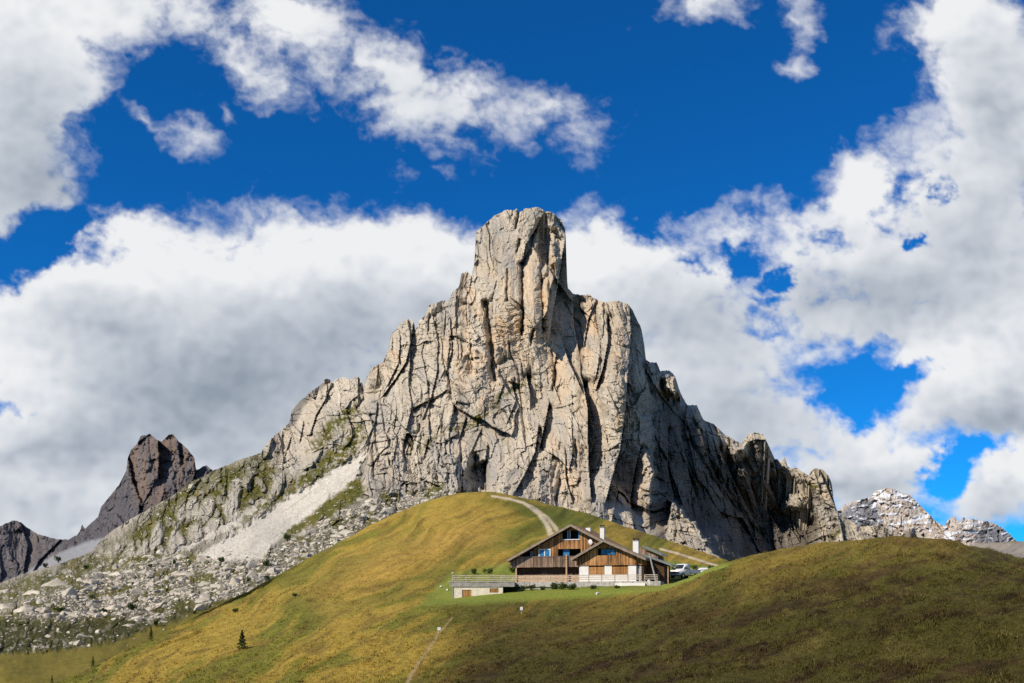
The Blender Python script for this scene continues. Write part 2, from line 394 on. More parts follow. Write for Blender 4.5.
#MAIN_BEGIN
SIL = [(-260,640),(-100,600),(0,583),(20,575),(47,567),(70,560),(91,552),(97,545),(103,538),(116,528),(131,519),(152,507),(169,498),(194,480),(200,478),(215,470),(229,464),(245,458),(261,453),(266,444),(271,438),(278,433),(289,423),(292,411),(302,399),(315,389),(323,383),(331,383),(337,379),(343,377),(351,380),(358,376),(361,380),(364,388),(367,376),(371,368),(383,362),(389,349),(391,334),(401,323),(411,318),(414,322),(415.5,331),(419,322),(425,315),(429,305),(440,301),(449,300),(453,291),(459,287),(461.5,274),(467,271),(471.5,276),(474.5,262),(476,232),(483,226),(495,215),(508,210),(517,209),(519,213),(521,212),(525,208.5),(536,207),(544,210),(553,213),(561,220),(565.5,229),(566,243),(566.5,260),(567.5,288),(573,294),(583,295),(590,295),(594,298),(602,302),(618,301),(628,304),(633,311),(641,327),(644,343),(646,361),(657,363),(660,370.5),(669,370.5),(675,376),(679,388),(683.5,399),(687.5,406),(696.5,404),(700.6,414),(703,420),(714,424),(723.6,434),(732,438.5),(741.6,443.5),(748,435),(755,432),(763,434),(768.5,445),(775,459.5),(778,458.5),(780,462),(784.7,457.6),(787.5,467),(792,469),(795,467),(801,471),(808.5,475.6),(812,470),(816,468),(822,469),(828.5,475.6),(832,485),(833.5,498.5),(837,511),(841,510),(846.5,517.5),(858,527),(865.5,526),(880,525),(892,532),(896,537),(902,535),(910,528),(918,531),(926,542),(960,560)]
CREST = [(-300,800),(0,712),(60,684),(95,667),(130,650),(165,632),(200,615),(235,598),(270,580),(300,563),(330,548),(370,527),(400,513),(420,505),(440,499.5),(460,495.5),(480,494),(500,496),(520,500),(560,510),(600,521),(640,533),(680,546),(720,560),(740,568),(760,575),(1400,580)]
cx = np.array([p[0] for p in CREST], float); cy = np.array([p[1] for p in CREST], float)
R = Relief(SIL, lambda u: np.minimum(np.interp(u, cx, cy)+16, 720), -260, 958, .72, 470)
R.top = R.top+(fbm(R.u*.12, R.u*0+3, 5, 4)*2.2+fbm(R.u*.6, R.u*0+9, 8, 2)*.9)*np.interp(R.u, [0, 100, 270, 300], [.3, .6, .8, 1])
R.grid(); U, V = R.U, R.V
CT = [(476,235,985),(500,215,1000),(536,208,1000),(566,232,1000),(520,260,960),(560,270,980),(480,290,945),(540,320,905),
 (453,295,960),(430,310,960),(411,325,965),(391,345,960),(440,360,905),(500,360,895),(560,340,915),(580,300,985),(618,303,965),(600,340,915),(625,360,865),
 (365,385,950),(343,380,985),(310,400,975),(292,420,960),(271,440,920),(250,458,880),(200,478,840),(150,508,780),(103,540,700),(60,563,600),(0,584,520),(-100,600,480),
 (380,420,880),(440,420,840),(500,420,835),(560,400,845),(620,420,800),(640,380,850),(340,440,850),(400,470,770),(460,475,740),(520,480,730),(600,480,745),(470,494,715),
 (300,470,810),(340,470,790),(360,500,700),(250,500,760),(250,530,640),(300,530,650),(200,520,720),(150,545,640),(200,560,560),(120,560,600),(320,550,560),(400,510,690),
 (60,590,470),(0,605,430),(100,600,450),(150,590,480),(200,590,470),(250,590,450),(0,640,320),(60,640,320),(120,640,320),(0,670,250),(60,680,235),(0,710,210),(100,665,250),(-150,660,300),(-150,710,220),(-150,620,400),
 (640,500,745),(600,530,665),(560,512,690),(660,540,680),(700,555,690),(720,560,720),
 (660,375,1000),(700,414,1010),(732,442,1035),(755,435,1035),(775,462,1040),(800,475,1030),(820,470,1000),(833,500,990),(860,530,930),(900,537,900),(940,560,860),
 (660,430,900),(700,450,950),(740,475,1010),(775,500,1050),(800,520,1050),(780,545,1010),(740,540,965),(710,520,900),(680,500,860),(665,470,850),(845,545,930),(820,540,980),(700,558,760),(725,562,800),(800,560,960)]
D = tps(CT, U, V)
# drawn structure of the massif: edges whose right side falls back, cracks, buttresses, hollows
STEP = [  # amount, width of the fall-back, points running downwards
 (16,9,[(541,218),(534,232),(526,244),(522,262)]),
 (34,13,[(566,236),(561,262),(557,290),(552,316),(550,334)]),
 (12,7,[(539,230),(537,248),(541,262)]),
 (5,3,[(555,240),(556,262)]),
 (14,5,[(414,318),(411,340),(406,362),(396,378),(384,394)]),
 (8,5,[(400,338),(399,362),(388,384)]),
 (7,5,[(433,318),(438,342),(437,372),(431,398),(423,418)]),
 (6,4,[(379,360),(376,384)]),(9,5,[(377,405),(375,422),(366,442)]),
 (20,9,[(573,302),(574,325),(578,348)]),(22,11,[(562,342),(569,362),(581,388)]),
 (20,8,[(607,318),(608,342),(603,368),(597,386)]),(7,4,[(600,345),(600,370)]),
 (75,26,[(629,305),(631,330),(628,370),(625,410),(620,450),(612,478),(606,500)]),
 (44,15,[(583,384),(588,410),(588,440),(589,470),(591,496)]),
 (10,6,[(576,372),(588,398),(592,420)]),
 (24,9,[(527,378),(530,394),(530,404)]),
 (26,9,[(548,408),(544,428),(540,446)]),(18,8,[(538,430),(535,452),(526,472),(516,490)]),
 (8,5,[(565,450),(566,480),(572,500)]),(9,5,[(512,384),(516,400),(508,420)]),
 (30,7,[(640,448),(634,475),(630,500),(634,530)]),
 (24,9,[(653,455),(654,480),(649,500),(650,524)]),
 (9,5,[(331,384),(325,400),(316,415),(311,432)]),(8,5,[(303,425),(300,440)]),(9,5,[(282,436),(280,450)]),(8,4,[(290,440),(284,458)]),
 (10,4,[(358,378),(358,400)]),(6,4,[(327,388),(326,402)]),
 (7,4,[(372,445),(373,474)]),(6,4,[(397,440),(393,460)]),(6,4,[(412,436),(404,458)]),(7,4,[(428,440),(424,456)]),(8,4,[(465,420),(459,440)]),(6,4,[(480,432),(471,452)]),
 (12,5,[(487,448),(484,470),(486,492)]),(10,5,[(462,472),(461,492)]),
 (26,10,[(768,440),(776,470),(778,500)]),(10,5,[(700,410),(706,440)]),(26,9,[(829,478),(834,500),(836,512)]),(24,10,[(806,492),(812,512),(834,528)]),
 (12,6,[(786,462),(790,478)]),(10,5,[(800,470),(803,482)]),(22,10,[(790,498),(786,512),(800,530)]),
 (22,7,[(720,450),(738,490),(762,535)]),(20,8,[(682,440),(690,480),(706,525)]),(18,6,[(700,430),(712,470),(735,510)]),(20,7,[(742,462),(756,490),(780,530)]),(16,6,[(768,480),(780,510)]),(16,5,[(668,430),(668,470),(674,498)]),(14,7,[(657,366),(660,385)]),(16,8,[(676,380),(682,405)]),(10,6,[(596,300),(588,320),(584,345)]),
 (8,5,[(556,356),(552,380),(560,402)]),(6,4,[(505,380),(498,400)]),(7,4,[(450,320),(452,350),(446,372)])]
wob = 1+.3*fbm(U*.09, V*.05, 33, 3)
for A, w, pts in STEP:
    d, s, past = polyd(U, V, pts)
    D = D+np.where(s > 0, A*np.exp(-d/(w*wob)), -A*.22*np.exp(-d/(w*.8)))*np.exp(-(past/5.)**2)
CRK = [(11,1.5,[(518,212),(517,220),(516,228)]),(20,1.7,[(522,264),(522,290),(523,312),(522,334)]),(11,1.3,[(542,262),(541,285),(543,308),(543,332)]),
 (20,2.8,[(485,302),(489,320),(491,345),(492,366),(495,380)]),(9,1.4,[(520,240),(517,252)]),(9,1.4,[(533,330),(531,345)]),(8,1.2,[(471,345),(473,370)]),
 (14,2.2,[(540,220),(532,236),(530,252),(522,264)]),(9,1.6,[(608,320),(611,338)]),(12,2,[(362,385),(364,398),(358,408)]),(8,1.4,[(448,375),(451,400)]),(8,1.3,[(508,270),(507,300)]),
 (20,5,[(476,458),(474,476),(475,494)]),(16,3,[(484,462),(483,494)]),(9,1.5,[(461,476),(461,492)]),(10,2,[(560,480),(556,500)]),(10,2,[(690,440),(720,490),(765,540)]),(8,2,[(705,455),(745,515)]),
 (9,1.3,[(372,446),(373,476)]),(8,1.3,[(420,425),(412,450)]),(8,1.4,[(405,440),(403,462)]),(8,1.4,[(575,440),(577,470)])]
for A, w, pts in CRK:
    d, s, past = polyd(U+fbm(U*.2, V*.15, 51, 3)*2.2, V, pts)
    D = D+A*np.exp(-(d/w)**2)*np.exp(-(past/4.)**2)
BUMP = [(-16,488,330,16,60),(-10,508,300,10,40),(-12,533,300,8,40),(-10,549,300,6,40),(-16,640,470,7,26),(-14,572,420,14,50),(-14,615,350,12,50),(-10,462,380,16,50),(10,548,248,9,20),(-14,553,252,5,14),
 (14,483,480,9,16),(-18,690,530,20,30),(-24,760,455,12,24),(-14,820,500,18,25),(10,540,392,10,14),(-12,400,430,22,40),(-10,640,475,8,26),(-20,648,480,6,26),(-12,530,470,20,30),(-14,500,490,18,24),(-16,600,505,16,24)]
for A, bu, bv, ru, rv in BUMP:
    D = D+A*np.exp(-((U-bu)/ru)**2-((V-bv)/rv)**2)
wpu = fbm(U*.11, V*.09, 181, 4)*6; wpv = fbm(U*.11, V*.09, 183, 4)*6
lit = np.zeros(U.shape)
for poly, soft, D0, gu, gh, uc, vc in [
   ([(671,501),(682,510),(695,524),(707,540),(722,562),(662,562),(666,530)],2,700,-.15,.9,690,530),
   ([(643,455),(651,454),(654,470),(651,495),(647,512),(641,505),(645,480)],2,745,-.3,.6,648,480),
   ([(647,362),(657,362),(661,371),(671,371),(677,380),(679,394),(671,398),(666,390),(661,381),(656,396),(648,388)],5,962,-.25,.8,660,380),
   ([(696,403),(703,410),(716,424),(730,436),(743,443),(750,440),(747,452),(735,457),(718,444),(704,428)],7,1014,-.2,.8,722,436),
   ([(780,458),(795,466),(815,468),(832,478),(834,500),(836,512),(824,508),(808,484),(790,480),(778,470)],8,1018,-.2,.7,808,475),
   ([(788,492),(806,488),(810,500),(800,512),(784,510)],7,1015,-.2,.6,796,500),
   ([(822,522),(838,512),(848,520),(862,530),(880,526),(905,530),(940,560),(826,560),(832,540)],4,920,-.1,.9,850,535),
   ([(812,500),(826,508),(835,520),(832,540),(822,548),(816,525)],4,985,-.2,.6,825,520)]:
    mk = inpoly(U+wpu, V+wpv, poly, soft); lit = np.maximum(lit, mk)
    D = D*(1-mk)+mk*(D0+gu*(U-uc)+gh*(vc-V))
for A, poly, soft in [(14,[(541,229),(537,250),(544,268),(551,262),(559,256),(562,240),(556,229)],2.5),(-10,[(549,241),(557,240),(560,250),(557,266),(549,264)],2),
   (22,[(470,466),(486,462),(487,496),(462,496),(463,480)],3),(-30,[(592,480),(605,470),(622,492),(636,520),(640,536),(600,525),(585,500)],5)]:
    D = D+A*inpoly(U, V, poly, soft)
# zones
nz = fbm(U*.03, V*.03, 61, 5); nf = fbm(U*.12, V*.12, 62, 5); nff = fbm(U*.35, V*.35, 63, 4)
slope_zone = inpoly(U+nz*12, V+nz*12, [(-400,600),(0,575),(91,552),(103,536),(200,474),(262,450),(275,470),(300,470),(330,440),(352,452),(365,455),(372,500),(400,500),(440,490),(470,500),(480,800),(-400,800)], 8)
scree = inpoly(U+nf*7, V+nf*5, [(366,450),(345,462),(300,492),(262,515),(225,540),(196,556),(225,562),(262,560),(268,552),(290,530),(318,508),(345,488),(356,476)], 3)
scree2 = inpoly(U+nf*7, V+nf*5, [(262,500),(230,520),(190,545),(150,562),(190,548),(240,524)], 3)
scree = np.maximum(scree, scree2*.8)
rubble = inpoly(U+nz*14, V+nz*9, [(-300,640),(-20,618),(20,602),(60,588),(110,570),(150,560),(215,552),(262,556),(300,538),(345,512),(400,490),(470,478),(480,800),(150,650),(100,650),(0,640),(-300,680)], 6)
meadow = inpoly(U+nz*10, V+nf*4, [(-300,690),(-20,655),(60,650),(120,640),(180,618),(230,600),(240,760),(-300,760)], 4)
greenL = inpoly(U+nz*14, V+nz*10, [(100,552),(150,512),(215,470),(262,450),(274,462),(278,478),(266,498),(240,512),(210,530),(180,545),(150,560)], 8)
greenT = inpoly(U+nf*6, V+nf*5, [(348,476),(362,480),(364,496),(335,514),(305,530),(276,542),(285,530),(318,506)], 3)
greenB = inpoly(U+nf*8, V+nf*8, [(352,428),(362,420),(366,436),(346,462),(318,482),(290,496),(262,512),(232,528),(262,502),(290,482),(318,462),(340,444)], 5)
greenU = inpoly(U+nf*8, V+nf*8, [(330,420),(345,408),(356,400),(360,412),(345,424),(322,448),(308,452),(320,432)], 5)
d1, _, p1 = polyd(U+nf*4, V+nf*4, [(531,377),(516,388),(500,397),(488,410),(474,424)]); ledge1 = np.exp(-(d1/3.6)**2)*(p1 < 3)
d2, _, p2 = polyd(U+nf*5, V+nf*5, [(478,418),(462,427),(440,434),(424,444),(410,452)]); ledge2 = np.exp(-(d2/4.)**2)*(p2 < 3)*.8
d3, _, p3 = polyd(U+nf*3, V+nf*3, [(805,484),(818,488)]); d4, _, p4 = polyd(U+nf*3, V+nf*3, [(832,536),(842,528)]); ledge3 = np.exp(-(np.minimum(d3, d4)/3.)**2)
topslope = inpoly(U+nz*10, V+nz*8, [(-300,600),(0,584),(60,562),(92,554),(150,556),(200,550),(150,564),(100,572),(50,592),(0,606),(-300,640)], 5)
# tone-down of rock blocks where soil, scree or meadow lies
soft = np.clip(scree*1.0+meadow+greenT*.8+greenB*.5+topslope*.4, 0, 1)
rock = 1-soft*.94
# blocks: coarse to fine; cliffs have tall cells, the slopes round ones
wu = fbm(U*.012, V*.008, 71, 3)*20+fbm(U*.08, V*.05, 72, 3)*1.6; wv = fbm(U*.015, V*.015, 74, 3)*18+fbm(U*.1, V*.1, 75, 3)*2
lean = -.16*(V-400)+.18*np.clip(560-U, -150, 400)*(V-300)/300.*.6
Uw = U+wu+lean*.6; Vw = V+wv
cl = 1-slope_zone
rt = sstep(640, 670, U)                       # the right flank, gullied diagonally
Uw = Uw-rt*(V-400)*.14-rt*wu*.6
g1 = facets(Uw, Vw, 20, 38, 105, 101, 1.25, .42)
ff = vor(Uw/20, Vw/75, 103); fm = sstep(.0, .25, fbm(U*.03, V*.02, 104, 3)); g1 = g1+9*np.exp(-((ff[1]-ff[0])/.09)**2)*fm
g2 = facets(Uw, Vw, 7.2, 15, 44, 111, 1.4, .55)
g3 = facets(Uw, Vw, 3.6, 6.2, 13, 121, 1.7, .38)
g4 = facets(Uw+nff*.8, Vw, 1.6, 2.8, 5.2, 131, 1.7, .35)
rd = ridged(Uw*.03, Vw*.010, 141, 4)*4.0+ridged(Uw*.2, Vw*.05, 151, 4)*.9
busy = np.clip(.75+.9*fbm(U*.014, V*.012, 161, 3)+.5*sstep(380, 470, V)-.35*np.exp(-((U-500)/30)**2-((V-245)/45)**2), .35, 1.35)
tw = 1-.75*np.exp(-((U-500)/34)**4-((V-245)/50)**4)
bed = facets(Uw+40, Vw+U*.12, 3.4, 30, 8, 171, 1.5, .5)*(.45+.55*sstep(360, 470, V)+.5*sstep(480, 400, U)*sstep(330, 360, V))+facets(Uw, Vw+U*.1, 1.5, 12, 3.2, 173, 1.5, .5)*.8
cliff = bed*tw+g1*tw+(g2*tw+g3+g4)*(busy+.35*np.exp(-((U-400)/60)**2-((V-450)/35)**2))-rd*(.5+.5*busy)
s1 = facets(U+wu*.6+V*.25, V+wv*.6, 11, 26, 34, 201, 1.0, .5)
s2 = facets(U+wu*.6+V*.25, V+wv*.6, 6, 10.5, 16, 211, 1.2, .6, .15)
s3 = facets(U+wu*.4, V+wv*.4, 3.6, 4.6, 6.2, 221, 1.3, .7, .2)
s4 = facets(U+nff*2, V+nff*2, 1.8, 2.4, 2.8, 231, 1.3, .7, .5)
oc = vor((U+wu*.5+V*.25)/15, (V+wv*.5)/26, 251); oc2 = vor((U+wu*.3)/6.5, (V+wv*.3)/9, 261)
ridgetop = V-R.top[None]
outc = sstep(.62, .3, oc[0])*(oc[4] < .75)*.8+sstep(.6, .3, oc2[0])*(oc2[4] < .5)*.55
outc = np.clip(outc*(.35+.8*sstep(6, 34, ridgetop)), 0, 1)
slopes = s1*.5+s2*.8+s3*.8+s4-outc*16-ridged(U*.06, V*.05, 241, 5)*3
det = cliff*cl+slopes*slope_zone*(1-.35*rubble)
D = D+det*rock*(D/1000)*1.0+soft*fbm(U*.08, V*.2, 301, 5)*3*(D/1000)
# stones on the scree and the soil
vs = vor(U/3.4, V/2.4, 401); st = np.clip(.3-vs[0], 0, 1)*14*(vs[4] < .3)
D = D-st*(D/1000)*np.clip(greenT+topslope+greenL*.5+scree*.3, 0, 1)
# colour of the stone, with some shade painted into it
C0 = np.zeros(U.shape+(3,))+np.array([.445, .395, .32])
tone = fbm(Uw*.03, Vw*.015, 501, 5); streak = fbm(Uw*.3, Vw*.03, 511, 4)
C0 = C0*(1+.35*tone+.28*streak+.3*nff)[..., None]
C0 = lerp3(C0, (.36, .34, .31), sstep(.02, .35, fbm(Uw*.04, Vw*.018, 521, 5))*.75*cl)
warmz = np.clip(np.exp(-((U-535)/60)**2-((V-310)/70)**2)*.9+np.exp(-((U-475)/28)**2-((V-345)/60)**2)*.8+np.exp(-((U-570)/30)**2-((V-360)/60)**2)*.5+np.exp(-((U-622)/20)**2-((V-400)/70)**2)*.7
   +np.exp(-((U-390)/16)**2-((V-360)/30)**2)*.6+np.exp(-((U-568)/18)**2-((V-470)/40)**2)*.8+np.exp(-((U-372)/20)**2-((V-480)/30)**2)*.5+np.exp(-((U-640)/14)**2-((V-480)/40)**2)*.6+np.exp(-((U-820)/22)**2-((V-480)/18)**2)*.7+np.exp(-((U-300)/14)**2-((V-410)/20)**2)*.5+np.exp(-((U-755)/12)**2-((V-470)/18)**2)*.3, 0, 1)
warm = np.clip(warmz*1.1*sstep(-.25, .3, fbm(Uw*.06, Vw*.03, 531, 5))+.25*sstep(.15, .45, fbm(Uw*.05, Vw*.05, 535, 5)), 0, 1)
C0 = lerp3(C0, (.60, .45, .30), warm*.7)
C0 = lerp3(C0, (.60, .40, .22), warmz*sstep(.12, .4, fbm(Uw*.10, Vw*.035, 537, 5))*.6)
C0 = lerp3(C0, (.27, .26, .245), sstep(380, 480, V)*sstep(-.1, .3, fbm(Uw*.05+9, Vw*.03, 539, 5))*.5*cl*(1-warmz))
C0 = lerp3(C0, (.60, .42, .20), np.exp(-((U-484)/7)**2-((V-268)/6)**2)*.6*sstep(-.1, .3, nff))
C0 = lerp3(C0, (.10, .085, .07), np.clip(rt*.95*(1-sstep(0, 18, R.top[None]+22-V))*cl*(1-lit), 0, 1)*(.72+.28*sstep(-.3, .3, fbm(Uw*.05, Vw*.02, 541, 4))))  # right flank's shade painted in as darker brown rock
C0 = lerp3(C0, (.10, .095, .09), sstep(.22, .55, fbm(Uw*.14, Vw*.05, 551, 5))*.45*cl)
C0 = lerp3(C0, (.14, .13, .12), inpoly(U, V, [(286,430),(288,405),(304,392),(322,380),(328,384),(312,396),(303,408),(296,424)], 2.5)*.8)  # shadowed wall at the ridge rim, painted as darker rock
C0 = lerp3(C0, (.40, .38, .34), slope_zone*.6)
C0 = lerp3(C0, (.105, .095, .055), rubble*slope_zone*(.8+.5*nf))
C0 = lerp3(C0, (.13, .12, .085), slope_zone*(1-outc)*(1-rubble)*(1-scree)*.62)  # crevice shade painted between the outcrops
C0 = lerp3(C0, (.56, .525, .46), scree*.95)
sd_ = fbm((U*.8-V)*.01, (V+U*.72)*.16, 563, 4); C0 = C0*(1+scree*(.22*sd_+.12*nff))[..., None]; C0 = lerp3(C0, (.16, .15, .08), scree*sstep(.3, .5, sd_)*.35)
pebble = rnd(np.floor(U/1.1), np.floor(V/.9), 77)
C0 = C0*(1+(pebble-.5)*(.12*scree+.25*rubble+.08))[..., None]
GR = np.zeros(U.shape+(3,))+np.array([.092, .090, .020])
GR = GR*(1+.5*nf+.3*nff)[..., None]
GR = lerp3(GR, (.17, .135, .035), sstep(-.1, .4, fbm(U*.05, V*.08, 571, 4))*.5)
nn = fbm(U*.16, V*.16, 581, 5)
# grass gathers where the rock lies back: local hollows of the relief
gl = np.clip(greenL*(1-outc*.95)*sstep(-.7, -.2, nn)+slope_zone*topslope*sstep(-.35, 0, nn)*.9+greenT+greenB*sstep(-.35, 0, nn)+greenU*sstep(-.4, 0, nn)+ledge1*sstep(-.4, 0, nn)+ledge2*sstep(-.2, .1, nn)+ledge3
   +rubble*sstep(.02, .2, fbm(U*.045, V*.07, 591, 4))*.9+meadow, 0, 1)
lowshade = inpoly(U+nz*10, V+nf*5, [(-300,650),(0,618),(60,622),(110,618),(160,620),(190,606),(230,600),(200,625),(130,648),(60,660),(-300,700)], 5)
gl = np.clip(gl+lowshade*sstep(-.3, .05, nn), 0, 1)*(1-scree*.9)
vs = vor(U/3.4, V/2.4, 401); gl = np.clip(gl-((vs[0] < .3) & (vs[4] < .3))*.8*(1-meadow), 0, 1)
C0 = C0*(1-gl[..., None])+GR*gl[..., None]
C0 = lerp3(C0, (.20, .16, .03), meadow*(.55+.4*nf))
C0 = lerp3(C0, (.045, .048, .016), lowshade*(1-meadow)*gl*.85)  # cloud shade over the low belt painted into its grass

m_rock = mat_attr('limestone', .35, .35, .8, .2)
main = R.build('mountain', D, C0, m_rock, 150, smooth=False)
tag(main, 'steep pale limestone peak with a square summit tower above the grassy hill', kind='structure')
#MAIN_END

#FAR_BEGIN
SIL2 = [(-260,575),(-140,548),(-60,532),(0,526),(14,520),(21,522.5),(28,528),(37.5,534),(56,539),(68,539.6),(77,535),(80,531),(82,524),(85,529),(90,524),(98,517),(101,507),(112.5,493),(119.5,484),(126.5,470),(127.7,458),(131,450),(137,444),(140.6,436),(150,434),(156,439),(161.6,441.7),(168.7,434.7),(173,434),(179,441.7),(187.4,448.7),(194.5,458),(196,470),(199,469),(206,465),(211,468.7),(222,480),(250,500),(300,540)]
R2 = Relief(SIL2, lambda u: np.interp(u, [-260, 0, 100, 200, 300], [640, 610, 575, 520, 560]), -260, 298, .7, 260)
R2.top = R2.top+fbm(R2.u*.25, R2.u*0+2, 15, 4)*1.1; R2.grid(); U, V = R2.U, R2.V
D = tps([(150,436,2700),(173,436,2700),(140,460,2600),(165,460,2660),(190,460,2640),(150,480,2540),(180,490,2520),(120,490,2620),(100,515,2560),(80,530,2560),(130,520,2420),(160,510,2440),(60,540,2500),(15,522,2560),(30,560,2350),(0,560,2300),(60,575,2150),(100,560,2200),(0,610,2000),(-200,600,2200),(-200,560,2400),(250,520,2500),(280,540,2450),(205,466,2700)], U, V)
for A, w, pts in [(90,10,[(158,440),(159,460),(158,478)]),(50,8,[(196,470),(190,490)]),(40,8,[(20,522),(28,545),(24,570)]),(40,7,[(128,458),(132,480),(140,500)]),(30,6,[(178,441),(180,462)]),(30,6,[(60,540),(40,560),(25,585)])]:
    d, s, past = polyd(U, V, pts); D = D+np.where(s > 0, A*np.exp(-d/w), -A*.2*np.exp(-d/w))*np.exp(-(past/5.)**2)
wu = fbm(U*.03, V*.02, 81, 4)*10; wv = fbm(U*.03, V*.03, 84, 4)*10
sc2 = inpoly(U+wu*.3, V, [(104,538),(88,541),(72,547),(47,559),(8,584),(-30,605),(0,640),(90,640),(130,560)], 2.5)
dt = facets(U+wu, V+wv, 22, 15, 34, 601, 1.2, .4)+facets(U+wu, V+wv, 9, 6, 9, 611, 1.1, .5)+facets(U+wu, V+wv, 4.5, 2.6, 4.2, 621, 1.1, .4)+facets(U+wu, V+wv, 2.2, 1.4, 1.8, 625, 1.1, .4)-ridged((U+wu)*.08, (V+wv)*.04, 631, 5)*6-np.sin((V+wv*1.4)*.5)*2.5
D = D+dt*(1-sc2*.93)
c = np.zeros(U.shape+(3,))+np.array([.150, .140, .148])  # far tower's cloud shade is painted into this dark rock colour
c = lerp3(c, (.17, .135, .115), sstep(.0, .4, fbm((U+wu)*.2, V*.025, 643, 4))*.6); c = .84*c*(1+.35*fbm((U+wu)*.12, V*.03, 641, 5)+.3*fbm(U*.4, V*.4, 642, 3))[..., None]
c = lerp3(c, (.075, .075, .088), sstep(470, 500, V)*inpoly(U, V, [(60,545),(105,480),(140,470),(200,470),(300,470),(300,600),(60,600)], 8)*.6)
c = lerp3(c, (.185, .13, .10), sstep(-.35, .2, fbm((U+wu*.4)*.16, V*.02, 651, 4))*.7*inpoly(U, V, [(125,452),(140,430),(178,430),(198,462),(196,495),(150,525),(135,500)], 6))
c = lerp3(c, (.30, .31, .335), sc2*.8)
m_rock2 = mat_attr('shaded_dolomite', .12, .35, 3., .22)
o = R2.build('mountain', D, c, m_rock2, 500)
tag(o, 'double-headed brown rock tower in painted cloud shade far behind the left slope', kind='structure')

SIL3 = [(800,560),(830,520),(840.5,507.7),(846.7,503.6),(861,499.5),(871,497.4),(875,491),(885.6,488),(894,489),(902,493),(910,495),(918.4,503.6),(924.6,509.7),(932.8,518),(939,524),(945,526),(948,520),(951,518),(955,516),(957,520),(959.4,522),(963.5,517),(966,520),(971.7,519),(984,521),(994,523),(1002.5,528),(1010.7,535),(1016.8,541.5),(1030,556),(1060,575)]
R3 = Relief(SIL3, lambda u: u*0+590, 800, 1058, .45, 230)
R3.top = R3.top+fbm(R3.u*.35, R3.u*0+2, 25, 4)*1.5; R3.grid(); U, V = R3.U, R3.V
D = tps([(885,489,6400),(850,503,6300),(910,496,6400),(930,518,6200),(860,520,5900),(890,520,5950),(920,530,5900),(880,545,5600),(940,540,5700),(955,517,6100),(985,522,6200),(1005,530,6200),(970,540,5800),(1000,545,5900),(1040,570,5900),(820,560,5800),(900,585,5300),(1000,585,5400)], U, V)
for A, w, pts in [(160,9,[(868,500),(872,520),(868,530)]),(120,8,[(990,524),(985,540)]),(100,6,[(935,520),(945,535)])]:
    d, s, past = polyd(U, V, pts); D = D+np.where(s < 0, A*np.exp(-d/w), -A*.2*np.exp(-d/w))*np.exp(-(past/5.)**2)
wu = fbm(U*.08, V*.08, 86, 4)*6; wv = fbm(U*.06, V*.06, 87, 4)*8
dt = facets(U+wu, V+wv, 46, 13, 12, 701, 1.0, .5)+facets(U+wu+V*.3, V+wv, 22, 5.5, 3.4, 711, 1.2, .6)+facets(U+wu, V+wv, 9, 2.0, 1.4, 721, 1.2, .6)-ridged((U+wu)*.1, (V+wv)*.07, 731, 4)*16
led = np.sin((V+U*.06+wv*1.6+wu*.8)*.85)*(.4+fbm(U*.08, V*.1, 761, 3)); D = D-led*9+dt
c = np.zeros(U.shape+(3,))+np.array([.52, .46, .40])
c = c*(1+.4*fbm(U*.25, V*.4, 741, 4))[..., None]
c = lerp3(c, (.40, .28, .18), sstep(0, .3, fbm(U*.15, V*.3, 742, 4))*.6)
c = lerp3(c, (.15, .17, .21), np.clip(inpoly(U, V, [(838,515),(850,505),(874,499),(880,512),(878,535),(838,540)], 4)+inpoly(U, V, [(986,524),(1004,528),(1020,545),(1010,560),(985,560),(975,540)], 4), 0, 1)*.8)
snow = sstep(.12, .3, fbm(U*.07+wu*.12+V*.05, V*.26+wv*.08, 751, 4, .5)+.28*led-.05+.25*sstep(512, 492, V)-.3*sstep(505, 530, V)*0)
snow = np.clip(snow+inpoly(U, V, [(944,530),(952,534),(956,545),(946,545)], 2)*.9+np.exp(-(polyd(U, V, [(892,524),(908,522),(922,518)])[0]/1.4)**2)+np.exp(-(polyd(U, V, [(966,527),(980,522)])[0]/1.5)**2), 0, 1)
c = lerp3(c, (.80, .83, .88), snow*.9)
m_rock3 = mat_attr('snowy_dolomite', .05, .3, 8., .2)
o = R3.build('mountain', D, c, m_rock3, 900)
tag(o, 'distant stepped mountain dusted with snow beyond the right shoulder', kind='structure')
#FAR_END

